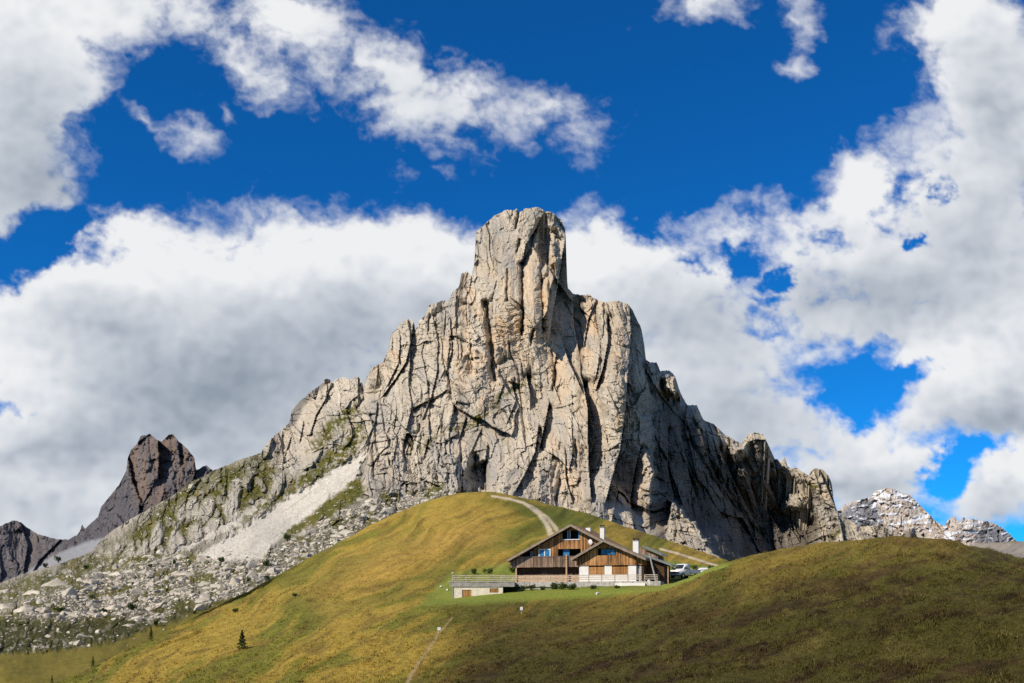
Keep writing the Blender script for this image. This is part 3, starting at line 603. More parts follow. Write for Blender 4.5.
#GROUND_BEGIN
CV = [
 [(-2000,-1.7,2),(3000,-1.7,2)],                       # (px, z, Y) under the camera
 [(-2000,-4.8,25),(3000,-4.8,25)],
 [(-300,740,60),(60,700,85),(200,695,80),(400,690,75),(700,690,62),(1024,690,52),(1400,690,48)],
 [(-300,750,75),(60,692,98),(130,676,103),(200,655,108),(300,642,104),(400,640,98),(500,637,98),(600,634,92),(700,624,85),(800,608,80),(900,600,74),(1024,605,68),(1400,620,64)],
 [(-300,765,85),(60,688,104),(130,662,118),(200,636,130),(300,612,135),(400,604,128),(460,604,126),(520,603,126),(580,601,126),(620,597,124),(645,591,122),(665,585.5,119.5),(690,577,118),(710,567.5,115),(740,558,112),(780,551,108),(820,545.5,104),(860,541,101),(890,539,98),(930,540.5,96),(950,542,95),(970,545.5,95),(1000,555,95),(1024,561,94),(1400,600,90)],
 [(-300,785,92),(60,686,107),(130,657,123),(200,628,143),(300,592,165),(400,589,150),(440,599,138),(500,595,135),(560,591,134),(620,588,132),(650,587,131),(690,583,136),(740,580,140),(800,578,145),(900,575,140),(950,568,130),(975,548,128),(1024,547,128),(1400,547,128)],
 [(-300,790,98),(60,685,109),(130,653,127),(200,621,151),(300,577,200),(400,560,190),(440,580,160),(500,582,158),(560,582,158),(620,579,160),(660,575,160),(690,573.5,160),(740,575,165),(800,575,170),(900,572,180),(950,560,170),(975,543.5,165),(1024,543.5,165),(1400,543,165)],
 [(-300,795,100),(60,684.5,110),(130,651,129),(200,617,156),(300,568,225),(400,535,245),(450,530,240),(480,532,235),(520,535,230),(560,540,225),(600,546,215),(640,553,215),(680,561,210),(720,568,205),(760,574,200),(900,575,205),(1024,575,205),(1400,600,205)],
 [(px, py, Y) for (px, py), Y in zip(CREST, [102,107,112,120,131,145,160,180,205,235,260,285,300,310,320,325,330,330,330,325,315,305,290,275,265,255,250])]]
pu = np.unique(np.concatenate([np.arange(-5000, -400, 60), np.arange(-400, -60, 8), np.arange(-60, 1090, 1.6), np.arange(1090, 1500, 8), np.arange(1500, 6000, 60)]).astype(float))
def smooth_on(pu, v, w=9):
    k = np.exp(-np.linspace(-2, 2, 2*w+1)**2); k /= k.sum()
    return np.convolve(np.pad(v, w, mode='edge'), k, 'valid')
YK, ZK = [], []
for i, c in enumerate(CV):
    a = np.array(c, float); y = np.interp(pu, a[:, 0], a[:, 2]); p = np.interp(pu, a[:, 0], a[:, 1])
    if i >= 2:
        y = smooth_on(pu, y); p = smooth_on(pu, p, 5 if i in (4, 8) else 9); z = (HOR-p)/F*y
    else: z = p
    YK.append(y); ZK.append(z)
YK = [np.array(v) for v in YK]
YK.append(YK[-1]+18); ZK.append(ZK[-1]-5)
YK.append(YK[-1]+50); ZK.append(ZK[-1]-26)
YK.append(np.maximum(YK[-1]+150, 650)); ZK.append(np.minimum(ZK[-1]-10, -30))
YK.append(YK[-1]*0+3500); ZK.append(ZK[-1]*0-190)
YK.append(YK[-1]*0+45000); ZK.append(ZK[-1]*0-400)
YK = np.array(YK); ZK = np.array(ZK)
SUB = [4, 14, 60, 60, 26, 22, 44, 70, 10, 8, 10, 12, 8]
def pchip_rows():
    h = np.diff(YK, axis=0); dl = np.diff(ZK, axis=0)/h
    m = np.zeros_like(YK); m[0] = dl[0]; m[-1] = dl[-1]
    for k in range(1, len(YK)-1):
        a, b = dl[k-1], dl[k]
        w1 = 2*h[k]+h[k-1]; w2 = h[k]+2*h[k-1]
        m[k] = np.where(a*b > 0, (w1+w2)/(w1/np.where(a == 0, 1, a)+w2/np.where(b == 0, 1, b)), 0)
    rows = []
    for k in range(len(YK)-1):
        for j in range(SUB[k]):
            t = j/SUB[k]
            z = (2*t**3-3*t**2+1)*ZK[k]+(t**3-2*t**2+t)*h[k]*m[k]+(-2*t**3+3*t**2)*ZK[k+1]+(t**3-t**2)*h[k]*m[k+1]
            rows.append((YK[k]+t*h[k], z, k+t))
    rows.append((YK[-1], ZK[-1], len(YK)-1.0))
    return rows
rows = pchip_rows()
GY = np.array([r[0] for r in rows]); GZ = np.array([r[1] for r in rows]); GS = np.array([r[2] for r in rows])[:, None]+GY*0
GU = np.repeat(pu[None], len(rows), 0); GX = (GU-512)/F*GY
# undulation of the turf, held down near the house, the crests and the far land
def bumps(X, Y):
    return fbm(X*.045, Y*.045, 801, 4)*.9+fbm(X*.22, Y*.22, 811, 4)*.34+fbm(X*.6, Y*.45, 815, 4)*np.interp(Y, [60, 130, 200], [.30, .15, .0])+ridged(X*.09+Y*.02, Y*.05, 821, 3)*.28
flat = np.exp(-(((GX-9)/26)**4+((GY-143)/17)**4))
amp = (1-flat)*np.interp(GY, [10, 60, 200, 400, 2000], [.3, .6, 1.0, 1.2, 6])
GZ0 = GZ.copy(); GZ = GZ+bumps(GX, GY)*amp*.62
GV_ = HOR-GZ0/GY*F; wq = fbm(GU*.01, GV_*.014, 862, 3)*22
GZ = GZ+amp*(fbm((GU*.9-GV_*.4)*.010, (GV_+GU*.33+wq*.5)*.085, 877, 4)*.55*(GS < 4.4)+fbm((GU*.8-GV_*.9)*.009, (GV_+GU*.55+wq)*.075, 879, 4)*.95*(GS > 4.4)*(GS < 8))*sstep(2, 2.6, GS)*(1-sstep(7.6, 8., GS))*(1-.0*amp)
GV = HOR-GZ/GY*F
nA = fbm(GX*.05, GY*.03, 831, 5); nB = fbm(GX*.3, GY*.2, 841, 5); nC = fbm(GX*1.3, GY*1.0, 851, 4)
# diagonal bands of the sunny slope
wb = fbm(GU*.01, GV*.014, 862, 3)*22; band = fbm((GU*.8-GV*.9)*.006, (GV+GU*.55+wb)*.026, 861, 4)*.9+fbm((GU*.8-GV*.9)*.012, (GV+GU*.55+wb)*.11, 863, 4)*.4
gold = np.array([.335, .24, .045]); green = np.array([.14, .15, .024]); lawn = np.array([.20, .245, .042]); heath = np.array([.075, .050, .020]); olive = np.array([.095, .085, .020])  # heath and olive are darkened to carry the near hill's cloud shade
GC = np.zeros(GU.shape+(3,))+gold
GC = lerp3(GC, green, np.clip(sstep(-.1, .16, band+.16*nB)*.85+.15*nA, 0, 1))
GC = lerp3(GC, (.14, .098, .032), sstep(.05, .32, fbm((GU*.8-GV*.9)*.02, (GV+GU*.55+wb)*.16, 865, 4))*.55)
topg = inpoly(GU, GV, [(470,494),(560,505),(600,520),(560,534),(530,530),(505,505)], 8); GC = lerp3(GC, (.10, .115, .02), topg*sstep(-.3, .1, nA+.3*nB)*.85)
goldz = inpoly(GU, GV, [(300,590),(380,540),(430,515),(480,512),(500,545),(440,565),(380,590),(330,620)], 20); GC = lerp3(GC, (.40, .255, .06), goldz*sstep(-.4, .1, nA)*.6)
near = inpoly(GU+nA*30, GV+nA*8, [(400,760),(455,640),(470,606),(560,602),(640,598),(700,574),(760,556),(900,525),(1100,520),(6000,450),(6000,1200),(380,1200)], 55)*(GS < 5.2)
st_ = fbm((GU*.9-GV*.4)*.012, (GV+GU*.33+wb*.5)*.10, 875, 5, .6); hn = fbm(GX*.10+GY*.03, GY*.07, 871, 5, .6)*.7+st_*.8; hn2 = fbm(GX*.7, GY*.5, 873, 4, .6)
shaded_heath = lerp3(np.zeros(GU.shape+(3,))+olive, heath, sstep(-.12, .14, hn+.3*hn2))
shaded_heath = lerp3(shaded_heath, (.030, .026, .011), sstep(.05, .3, hn2+.5*hn)*.5)
shaded_heath = lerp3(shaded_heath, (.15, .125, .035), sstep(.08, .32, fbm(GX*.3, GY*.18, 881, 5, .6))*.7)
shaded_heath = shaded_heath*(.66+.34*sstep(610, 545, GV))[..., None]  # painted shade deepens towards the foot of the near hill
GC = GC*(1-near[..., None])+shaded_heath*near[..., None]
lw = inpoly(GU+nB*5, GV+nB*2, [(418,606),(432,591),(452,573),(512,563),(520,586),(660,586),(655,560),(700,558),(735,566),(690,590),(655,591),(600,597),(520,601),(470,605),(440,604)], 4)*(GS > 3.7)*(GS < 6.9)
GC = GC*(1+.3*nB+.3*nC)[..., None]
GC = lerp3(GC, lawn, lw*.85)
soil = np.array([.60, .50, .36])
def paint_path(pts, w, s0, s1, k=.9, col=soil):
    global GC
    d, s, past = polyd(GU+nB*1.2, GV, pts)
    wl = np.interp(GV, [min(p[1] for p in pts), max(p[1] for p in pts)], w)
    GC = lerp3(GC, col, np.clip((1-sstep(wl*.6, wl*1.15, d))*k*(past < 2)*(GS > s0)*(GS < s1), 0, 1))
paint_path([(492,496),(510,499),(524,503),(538,513),(546,523),(551,534)], [1.2, 3.2], 6, 8.3)
paint_path([(516,500),(534,507),(548,518),(557,530)], [.6, 2.4], 6, 8.3, .75)
paint_path([(660,549),(676,553),(692,558),(708,563),(725,568)], [1.2, 1.4], 6, 8.3)
paint_path([(403,690),(415,668),(428,650),(438,634),(452,618)], [.8, 2.0], 2, 5, .9, np.array([.34, .26, .14]))
gv = inpoly(GU+nB*4, GV+nB, [(955,543),(1200,538),(1200,575),(1010,566),(985,552)], 2)*(GS > 4.05)*(GS < 6.6)
GC = lerp3(GC, (.33, .29, .245), gv)
strip = inpoly(GU, GV, [(1002,540),(1200,535),(1200,546),(1012,546)], 1.5)*(GS > 5.3)*0
m_ground = mat_attr('turf', 3.0, .6, .25, .35)
n = len(pu); nr = len(rows)
i = np.arange(nr-1)[:, None]*n+np.arange(n-1)[None]
gf = np.stack([i, i+1, i+n+1, i+n], -1).reshape(-1, 4)
gfar = GY > 640
GC[gfar] = np.array([.10, .105, .05])
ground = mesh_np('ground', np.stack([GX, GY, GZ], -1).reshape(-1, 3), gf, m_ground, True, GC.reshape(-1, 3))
tag(ground, 'grassy alpine hillside with golden turf and heath darkened by painted cloud shade', kind='structure')
def ground_pt(px, Y, z_only=False):
    j = int(np.argmin(np.abs(pu-px))); z = np.interp(Y, GY[:, j], GZ[:, j])
    return Vector(((px-512)/F*Y, Y, z))
def ground_hit(px, py, s0=2., s1=8.3):
    """the place on the ground seen at a direction, between two of its guide curves"""
    j = int(np.argmin(np.abs(pu-px))); m = (GS[:, j] >= s0) & (GS[:, j] <= s1)
    v = GV[m, j]; k = int(np.argmin(np.abs(v-py)))
    Y = GY[m, j][k]
    return Vector(((px-512)/F*Y, Y, GZ[m, j][k]))
#GROUND_END

#STONES_BEGIN
def block_mesh(name, seed, mat, flat=.72):
    r = random.Random(seed); bm = bmesh.new()
    for k in range(15):
        v = Vector((r.gauss(0, 1), r.gauss(0, 1), r.gauss(0, 1))).normalized()
        e = .5+.5*r.random()
        bm.verts.new((v.x*e*1.15, v.y*e, v.z*e*flat))
    bmesh.ops.convex_hull(bm, input=bm.verts[:])
    loose = [v for v in bm.verts if not v.link_faces]
    if loose: bmesh.ops.delete(bm, geom=loose, context='VERTS')
    bmesh.ops.bevel(bm, geom=bm.edges[:], offset=.05, segments=1, affect='EDGES')
    bmesh.ops.triangulate(bm, faces=bm.faces[:])
    me = bpy.data.meshes.new(name); bm.to_mesh(me); bm.free()
    me.materials.append(mat)
    return me
m_stone = mat_plain('pale_stone', (.50, .455, .38), .42, .35, .95, .1, 0, .6)
m_stone_w = mat_plain('white_stone', (.62, .60, .56), .15, 4, .95, .1, 0, .4)
blocks = [block_mesh('boulder', 40+k, m_stone, .85+.1*(k % 5)) for k in range(10)]
def block_arrays(me):
    v = np.empty(len(me.vertices)*3, np.float32); me.vertices.foreach_get('co', v)
    f = np.empty(len(me.polygons)*3, np.int32); me.loops.foreach_get('vertex_index', f)
    return v.reshape(-1, 3), f.reshape(-1, 3)
BA = [block_arrays(b) for b in blocks]
def rock_at(px, py, sink=.0, r=0):
    Y = R.lookup(px, py)
    return at(px, py, Y), Y
def place_block(px, py, rpx, asp, label, group, variant=None, sy=1., rz=None, mesh=None):
    p, Y = rock_at(px, py); r = rpx*Y/F
    o = bpy.data.objects.new('boulder', mesh or blocks[variant if variant is not None else RNG.integers(10)]); COL.objects.link(o)
    o.location = p+Vector((0, r*.3, -r*.2)); o.scale = (r*asp, r*sy, r)
    o.rotation_euler = (RNG.uniform(-.3, .3), RNG.uniform(-.35, .35), RNG.uniform(0, 6.28) if rz is None else rz)
    return tag(o, label, 'boulder', group)
G1 = 'boulders of the rubble field below the scree'
BIG = [(115,575,13,1.1,'large rounded grey boulder at the top of the rubble, below the crag corner'),
 (53,586,14,1.3,'dark-sided jagged block on the skyline edge of the rubble'),
 (34,593,13,1.25,'broad pale block just left of the dark-sided jagged block'),
 (67,597,10,1.1,'pale domed block between the jagged block and the loose stones'),
 (112,609,11,1.1,'big pale boulder with a dark pine clump at its right shoulder'),
 (66,614,8,1.1,'blue-grey rounded boulder at the lower edge of the rubble'),
 (22,611,11,1.3,'long low whitish block near the left end of the rubble edge'),
 (192,596,7.5,1.0,'squarish shaded boulder close above the golden slope'),
 (77,645,5.5,1.3,'white boulder of a touching pair at the foot of the dark grass'),
 (90,646,5.5,1.1,'greyer boulder of a touching pair at the foot of the dark grass'),
 (371,500,6.5,1.1,'grey rounded boulder below the scree top at the cliff foot'),
 (387,512,11,1.15,'huge warm pale boulder leaning on the cliff foot above the crest'),
 (350,532,9,1.6,'long flat pale slab just above the golden crest'),
 (5,608,10,1.2,'pale block cut by the left edge of the rubble band')]
for px, py, rp, asp, lab in BIG:
    place_block(px, py, rp, asp, lab, G1, rz=RNG.uniform(-.4, .4))
# the rubble: candidates spread over the field, the 286 largest as things, the rest one mass
def crest_y(px): return float(np.interp(px, cx, cy))
cand = []
tries = 0
rj = np.round((np.arange(0, 1024)-R.u0)/R.du).astype(int)
while len(cand) < 4600 and tries < 90000:
    tries += 1
    px = RNG.uniform(-200, 470); py = RNG.uniform(460, 690)
    if py > crest_y(px)+3: continue
    i = int(round((px-R.u0)/R.du)); t = (py-R.t0[i])/(R.bot[i]-R.t0[i])
    if not 0.01 < t < .99: continue
    j = int(round(t*(R.rows-1)))
    if py < R.top[i]+2: continue
    w = rubble[j, i]*(1-.75*gl[j, i])*(1-scree[j, i]*.8)+.10*topslope[j, i]+.06*greenL[j, i]+.05*greenT[j, i]+.09*lowshade[j, i]*(1-meadow[j, i]*.9)*.5
    w *= .45+.9*max(0, min(1, .5+1.3*float(nn[j, i])))
    w *= (1-.9*lowshade[j, i])*(1-.93*meadow[j, i])+.05*lowshade[j, i]
    if RNG.random() > w: continue
    sz = min(1.2*(RNG.pareto(1.9)+.75), 8.5)*np.interp(py, [480, 560, 640], [.75, 1., 1.05])
    cand.append((sz, px, py))
cand.sort(reverse=True)
lab = 'pale angular limestone boulder lying loose among many in the rubble'
nthing = 0; rest = []
for sz, px, py in cand:
    if nthing < 286 and 0 < px < 470 and py < crest_y(px)-1:
        place_block(px, py, sz, RNG.uniform(.9, 1.5), lab, G1, sy=RNG.uniform(.8, 1.2)); nthing += 1
    else: rest.append((sz, px, py))
vv, ff, off = [], [], 0
for sz, px, py in rest:
    p, Y = rock_at(px, py); r = min(sz, 3.2)*Y/F; v, f = BA[RNG.integers(10)]
    a = RNG.uniform(0, 6.28); ca, sa = math.cos(a), math.sin(a)
    q = v*np.array([r*RNG.uniform(.9, 1.6), r, r])
    q = np.stack([q[:, 0]*ca-q[:, 1]*sa, q[:, 0]*sa+q[:, 1]*ca, q[:, 2]+q[:, 0]*RNG.uniform(-.3, .3)], 1)+np.array([p.x, p.y+r*.2, p.z])
    vv.append(q); ff.append(f+off); off += len(v)
o = mesh_np('rubble', np.concatenate(vv), np.concatenate(ff), m_stone); tag(o, 'loose pale stones covering the slope below the scree', kind='stuff')
#STONES_END

#PLANTS_BEGIN
m_pine = mat_plain('pine_needles', (.05, .075, .02), .45, 3, .8, .1, 0, 0)
m_larch = mat_plain('larch_needles', (.085, .12, .022), .4, 3, .8, .1, 0, 0)
m_bark = mat_plain('bark', (.10, .075, .05), .3, 8, .9, .1, 0, .3)
def needles(name, seed, kind, mat):
    r = np.random.default_rng(seed); N = 620 if kind == 'bush' else 760
    if kind == 'bush':
        lumps = [(r.normal(0, .45), r.normal(0, .3), r.uniform(.25, .62), r.uniform(.28, .5)) for _ in range(8)]
        P = []
        for _ in range(N):
            l = lumps[r.integers(8)]; d = r.normal(0, 1, 3); d /= np.linalg.norm(d); q = l[3]*r.uniform(.5, 1)
            P.append((l[0]+d[0]*q, l[1]+d[1]*q, max(.03, l[2]+d[2]*q*.8)))
        P = np.array(P); s = .10
    else:
        h = r.uniform(.06, 1, N)**.9; a = r.uniform(0, 6.28, N); tier = .75+.25*np.sin(h*38)
        rad = (1.02-h)*.36*tier*r.uniform(.3, 1, N)
        P = np.stack([np.cos(a)*rad, np.sin(a)*rad, h-rad*.15], 1); s = .042
    d1 = r.normal(0, 1, (N, 3)); d1 /= np.linalg.norm(d1, axis=1)[:, None]; d2 = r.normal(0, 1, (N, 3)); d2 -= d1*(d1*d2).sum(1)[:, None]; d2 /= np.linalg.norm(d2, axis=1)[:, None]
    s = s*r.uniform(.7, 1.4, (N, 1))
    v = np.stack([P-d1*s-d2*s*.35, P+d1*s, P+d2*s*.5-d1*s*.4], 1).reshape(-1, 3)
    return mesh_np(name, v, np.arange(3*N).reshape(-1, 3), mat)
def sticks(name, segs, mat, n=6):
    bm = bmesh.new()
    for p0, p1, r0, r1 in segs:
        p0, p1 = Vector(p0), Vector(p1); d = (p1-p0).normalized(); a = d.orthogonal().normalized(); b = d.cross(a)
        c0 = [bm.verts.new(p0+(a*math.cos(t*6.283/n)+b*math.sin(t*6.283/n))*r0) for t in range(n)]
        c1 = [bm.verts.new(p1+(a*math.cos(t*6.283/n)+b*math.sin(t*6.283/n))*r1) for t in range(n)]
        for k in range(n): bm.faces.new((c0[k], c0[(k+1) % n], c1[(k+1) % n], c1[k]))
        bm.faces.new(c1); bm.faces.new(c0[::-1])
    bmesh.ops.recalc_face_normals(bm, faces=bm.faces[:])
    me = bpy.data.meshes.new(name); bm.to_mesh(me); bm.free(); me.materials.append(mat)
    o = bpy.data.objects.new(name, me); COL.objects.link(o); return o
def make_bush(seed, mat):
    root = empty('dwarf_pine', (0, 0, -1000))
    n = needles('foliage', seed, 'bush', mat); n.parent = root
    r = random.Random(seed)
    segs = [((0, 0, -.1), (r.uniform(-.6, .6), r.uniform(-.4, .4), r.uniform(.3, .8)), .05, .015) for _ in range(6)]
    b = sticks('branches', segs, m_bark, 5); b.parent = root
    return root
def make_tree(seed, mat, name):
    root = empty(name, (0, 0, -1000))
    n = needles('crown', seed, 'tree', mat); n.parent = root
    segs = [((0, 0, -.05), (0, 0, .96), .022, .004)]+[((0, 0, .15+.06*k), (math.cos(k*2.4)*.3*(1-.06*k), math.sin(k*2.4)*.3*(1-.06*k), .16+.06*k), .006, .002) for k in range(12)]
    b = sticks('trunk', segs, m_bark, 6); b.parent = root
    return root
protos = [make_bush(5, m_pine), make_bush(6, m_pine), make_bush(7, m_pine)]
proto_g = [make_bush(8, m_larch)]
proto_t = [make_tree(9, m_pine, 'young_spruce'), make_tree(10, m_larch, 'young_larch')]
used = set()
def put(proto, p, w, h, label, cat, group=None, rz=None):
    o = proto if proto.name not in used else copy_tree(proto)
    used.add(proto.name)
    o.location = p; o.scale = (w, w*.9, h); o.rotation_euler = (0, 0, RNG.uniform(0, 6.28) if rz is None else rz)
    return tag(o, label, cat, group)
GB = 'dwarf pines on the stony slope'
for k, (px, py, w, h, lab) in enumerate([
  (58.6,562,4.6,7,'dark dwarf pine on the skyline of the far grass edge'),
  (45.6,567,4,5,'smaller dark shrub on the skyline beside the first dwarf pine'),
  (85,569,3.6,5.5,'low dwarf pine on the yellowish grass left of the crag'),
  (92,599,4,5,'small dwarf pine in the middle of the pale rubble'),
  (131,610,6.5,9,'dense dark dwarf pine at the right shoulder of a big boulder'),
  (62,611,8,5,'wide low dwarf pine mat between whitish blocks'),
  (156,626,4.5,8,'dark rounded pine at the lower edge of the rubble'),
  (104,613,3.5,6,'thin greenish shrub left of the big pale boulder'),
  (174,565,3.5,7,'dwarf pine among stones below the green crag slope'),
  (287,541,4.8,9,'dark upright shrub at the foot of the green triangle'),
  (267,566,5,8,'olive green shrub among boulders above the crest'),
  (266,580,6.5,6,'dark low shrub in a gap of the rubble near the crest'),
  (221.5,562,4,6,'dark shrub at the foot of the scree fan'),
  (249,582,3.5,6,'small green shrub low in the rubble near the crest'),
  (194,614,3,4.5,'tiny green shrub right where rubble meets the crest'),
  (150,567,3,4,'round green bush below the crag wall'),
  (330,552,3,4,'small shrub on stones just above the golden crest'),
  (208,560,2.6,4,'small olive shrub left of the scree fan foot')]):
    p, Y = rock_at(px, py); put(protos[k % 3], p+Vector((0, 0, -.1)), w*Y/F, h*Y/F*1.05, lab, 'shrub', GB)
for px, py, w, h, lab, pr in [(151,641,9,15,'pale green young larch at the edge of the dark grass',1),(93,668,7,12,'small green conifer on the meadow at the bottom left',1),(52,684,6,9,'little conifer rising at the bottom edge of the meadow',1)]:
    p, Y = rock_at(px, py); put(proto_t[pr], p, w*1.35*Y/F, h*Y/F, lab, 'tree')
for px, py, w, h, lab, pr in [(242,649,17,20,'dark young spruce alone on the golden slope',0)]:
    p = ground_hit(px, py); put(proto_t[pr], p+Vector((0, 0, -.15)), w*1.5*p.y/F, h*p.y/F, lab, 'tree')
GN = 'low pine bushes around the hut'
for k, (px, py, w, h, lab, Y) in enumerate([
  (235,613,4.5,5.5,'round dark bush on the golden slope above the spruce',None),(295,596,4,4,'small dark bush on the golden slope near the crest',None),
  (475,574,4.8,7.5,'left bush of the two beside the terrace railing',None),(489,574,5,7.5,'right bush of the two beside the terrace railing',None),
  (513,573,5,6.5,'dark bush half hidden at the left corner of the hut',None),
  (711,571,5,7,'dark bush beyond the parked truck near the heath crest',152),(694,569,5.5,5.5,'green bush behind the body of the truck',158),(733,568,3.5,4,'small bush at the end of the track',None)]):
    p = ground_hit(px, py, 4.3, 8.3) if Y is None else ground_pt(px, Y)
    if Y: p.z = (HOR-py)/F*Y
    put((protos+proto_g)[k % 4 if k != 6 else 3], p, w*p.y/F, h*p.y/F, lab, 'bush', GN)
#PLANTS_END

#HUT_BEGIN
TH = math.radians(18); cT, sT = math.cos(TH), math.sin(TH)
HO = Vector((-.15, 146.5, 0)); HZ = 2.1
def L2(px, py, oy=0.):
    """a direction meets the plane of the front shifted by oy: local x and height"""
    ox = HO.x+oy*sT; oyy = HO.y+oy*cT
    x = ((px-512)*oyy-F*ox)/(F*cT+(px-512)*sT); Y = oyy-x*sT
    return x, (HOR-py)*Y/F-HZ
class MB:
    def __init__(s): s.bm = bmesh.new()
    def hexa(s, p):
        v = [s.bm.verts.new(q) for q in p]
        for f in ((0, 3, 2, 1), (4, 5, 6, 7), (0, 1, 5, 4), (1, 2, 6, 5), (2, 3, 7, 6), (3, 0, 4, 7)): s.bm.faces.new([v[i] for i in f])
        return s
    def box(s, x0, x1, y0, y1, z0, z1):
        return s.hexa([(x0, y0, z0), (x1, y0, z0), (x1, y1, z0), (x0, y1, z0), (x0, y0, z1), (x1, y0, z1), (x1, y1, z1), (x0, y1, z1)])
    def prism(s, poly, y0, y1):
        """outline in x, z pushed along y"""
        a = [s.bm.verts.new((x, y0, z)) for x, z in poly]; b = [s.bm.verts.new((x, y1, z)) for x, z in poly]; n = len(poly)
        s.bm.faces.new(a); s.bm.faces.new(b[::-1])
        for k in range(n): s.bm.faces.new((a[(k+1) % n], a[k], b[k], b[(k+1) % n]))
        return s
    def tube(s, p0, p1, r0, r1=None, n=8):
        r1 = r0 if r1 is None else r1
        p0, p1 = Vector(p0), Vector(p1); d = (p1-p0).normalized(); a = d.orthogonal().normalized(); b = d.cross(a)
        c0 = [s.bm.verts.new(p0+(a*math.cos(t*6.2832/n)+b*math.sin(t*6.2832/n))*r0) for t in range(n)]
        c1 = [s.bm.verts.new(p1+(a*math.cos(t*6.2832/n)+b*math.sin(t*6.2832/n))*r1) for t in range(n)]
        for k in range(n): s.bm.faces.new((c0[k], c0[(k+1) % n], c1[(k+1) % n], c1[k]))
        s.bm.faces.new(c1); s.bm.faces.new(c0[::-1]); return s
    def bar(s, p0, p1, w, h):
        """straight timber of rectangular section"""
        p0, p1 = Vector(p0), Vector(p1); d = (p1-p0).normalized(); u = Vector((0, 0, 1)) if abs(d.z) < .9 else Vector((0, 1, 0))
        a = d.cross(u).normalized()*w/2; b = a.cross(d).normalized()*h/2
        return s.hexa([p0-a-b, p0+a-b, p1+a-b, p1-a-b, p0-a+b, p0+a+b, p1+a+b, p1-a+b])
    def build(s, name, mat, parent=None, smooth=False, bevel=0):
        bmesh.ops.recalc_face_normals(s.bm, faces=s.bm.faces[:])
        if bevel: bmesh.ops.bevel(s.bm, geom=s.bm.edges[:], offset=bevel, segments=2, affect='EDGES')
        me = bpy.data.meshes.new(name); s.bm.to_mesh(me); s.bm.free(); me.materials.append(mat)
        if smooth: me.polygons.foreach_set('use_smooth', [True]*len(me.polygons))
        o = bpy.data.objects.new(name, me); COL.objects.link(o)
        if parent: o.parent = parent
        return o
m_board = mat_planks('larch_boards', [(.06, .034, .018), (.25, .125, .05), (.46, .24, .095), (.62, .37, .17)])
m_board_grey = mat_planks('weathered_boards', [(.05, .037, .028), (.17, .115, .08), (.29, .20, .14), (.45, .34, .25)])
m_board_gold = mat_planks('orange_boards', [(.22, .10, .035), (.40, .20, .07), (.55, .30, .11)])
m_log = mat_planks('dark_logs', [(.03, .018, .012), (.085, .045, .026), (.15, .085, .05)], 'Z', .24)
m_railwood = mat_planks('pale_planks', [(.26, .15, .085), (.44, .28, .17), (.58, .40, .26)], 'Z', .2)
m_roof = mat_planks('brown_roof', [(.045, .03, .026), (.085, .055, .045), (.13, .085, .07)], 'X', .33, .6)
m_rooftrim = mat_plain('fascia_wood', (.17, .12, .09), .3, 3)
m_rake = mat_plain('grey_fascia', (.27, .215, .17), .25, 3)
m_dark = mat_plain('dark_interior_wood', (.022, .016, .012), .3, 3)
m_white = mat_plain('whitewash', (.78, .76, .71), .08, 1.5, .9)
m_cream = mat_plain('cream_roughcast', (.74, .66, .54), .22, 2.2, .95, .1, 0, .6)
m_wht = mat_plain('white_paint', (.75, .75, .74), .05, 3, .5)
m_blue = mat_plain('blue_curtain_glass', (.035, .17, .36), .2, 2, .12, .5, 0, 0)
m_pane = mat_plain('window_glass', (.02, .03, .04), .2, 2, .08, .5, 0, 0)
m_stonew = mat_plain('stone_edge', (.42, .40, .37), .3, 2.5, .95, .1, 0, .6)
m_concrete = mat_plain('concrete_slab', (.32, .30, .28), .25, 1.8, .9, .1, 0, .4)
m_metal = mat_plain('galvanised_steel', (.45, .47, .50), .1, 5, .4, .5, .8, 0)
m_sheet = mat_plain('pale_sheet_roof', (.20, .215, .21), .15, 3, .45, .4, .2, .1)
m_greypole = mat_plain('grey_pole_wood', (.34, .33, .33), .15, 5)

hut = empty('mountain_hut', (HO.x, HO.y, HZ), -TH)
tag(hut, 'two-gabled wooden mountain hut with white lower walls on the terrace', 'hut')
# main gable, traced on its front plane
RY = -1.0
eL = L2(507.5, 560, RY); ap = L2(570.5, 524.3, RY)
hw = ap[0]-eL[0]; eR = (ap[0]+hw*1.0, eL[1]); sl_ = (ap[1]-eL[1])/hw
W0 = L2(511, 560)[0]; W1 = ap[0]+(ap[0]-W0)
def zr(x): return ap[1]-abs(x-ap[0])*sl_-.32
zfl = L2(540, 567.2)[1]      # underside of the upper floor
zb = L2(540, 557)[1]         # parapet top of the balcony
DEP = 12.5
def opn(a, b): (x0, z1), (x1, z0) = L2(*a), L2(*b); return (x0, x1, z0, z1)
OPEN = [opn((562, 530.5), (580, 539.8)), opn((521, 546), (533, 557)), opn((539, 549), (550.5, 557.4)), opn((558.5, 549), (581, 556.4))]
def plank_wall(x0, x1, zbot, ztop, y0, y1, opens, pitch=.17):
    mb = MB(); n = int(round((x1-x0)/pitch)); r = random.Random(int(abs(x0*77))+int(zbot*10))
    for k in range(n):
        a = x0+(x1-x0)*k/n; b = x0+(x1-x0)*(k+1)/n-.012; m = (a+b)/2
        spans = [(zbot-(r.random()*.03), min(ztop(a), ztop(b)))]
        for (ox0, ox1, oz0, oz1) in opens:
            if ox0 < m < ox1:
                ns = []
                for (s0, s1) in spans:
                    if oz0 > s0: ns.append((s0, min(oz0, s1)))
                    if oz1 < s1: ns.append((max(oz1, s0), s1))
                spans = ns
        q = r.random()*.025
        for s0, s1 in spans:
            if s1-s0 > .04: mb.box(a, b, y0-q, y1, s0, s1)
    return mb
plank_wall(W0, W1, zb+.02, zr, 0, .12, OPEN).build('gable_wall', m_board, hut)
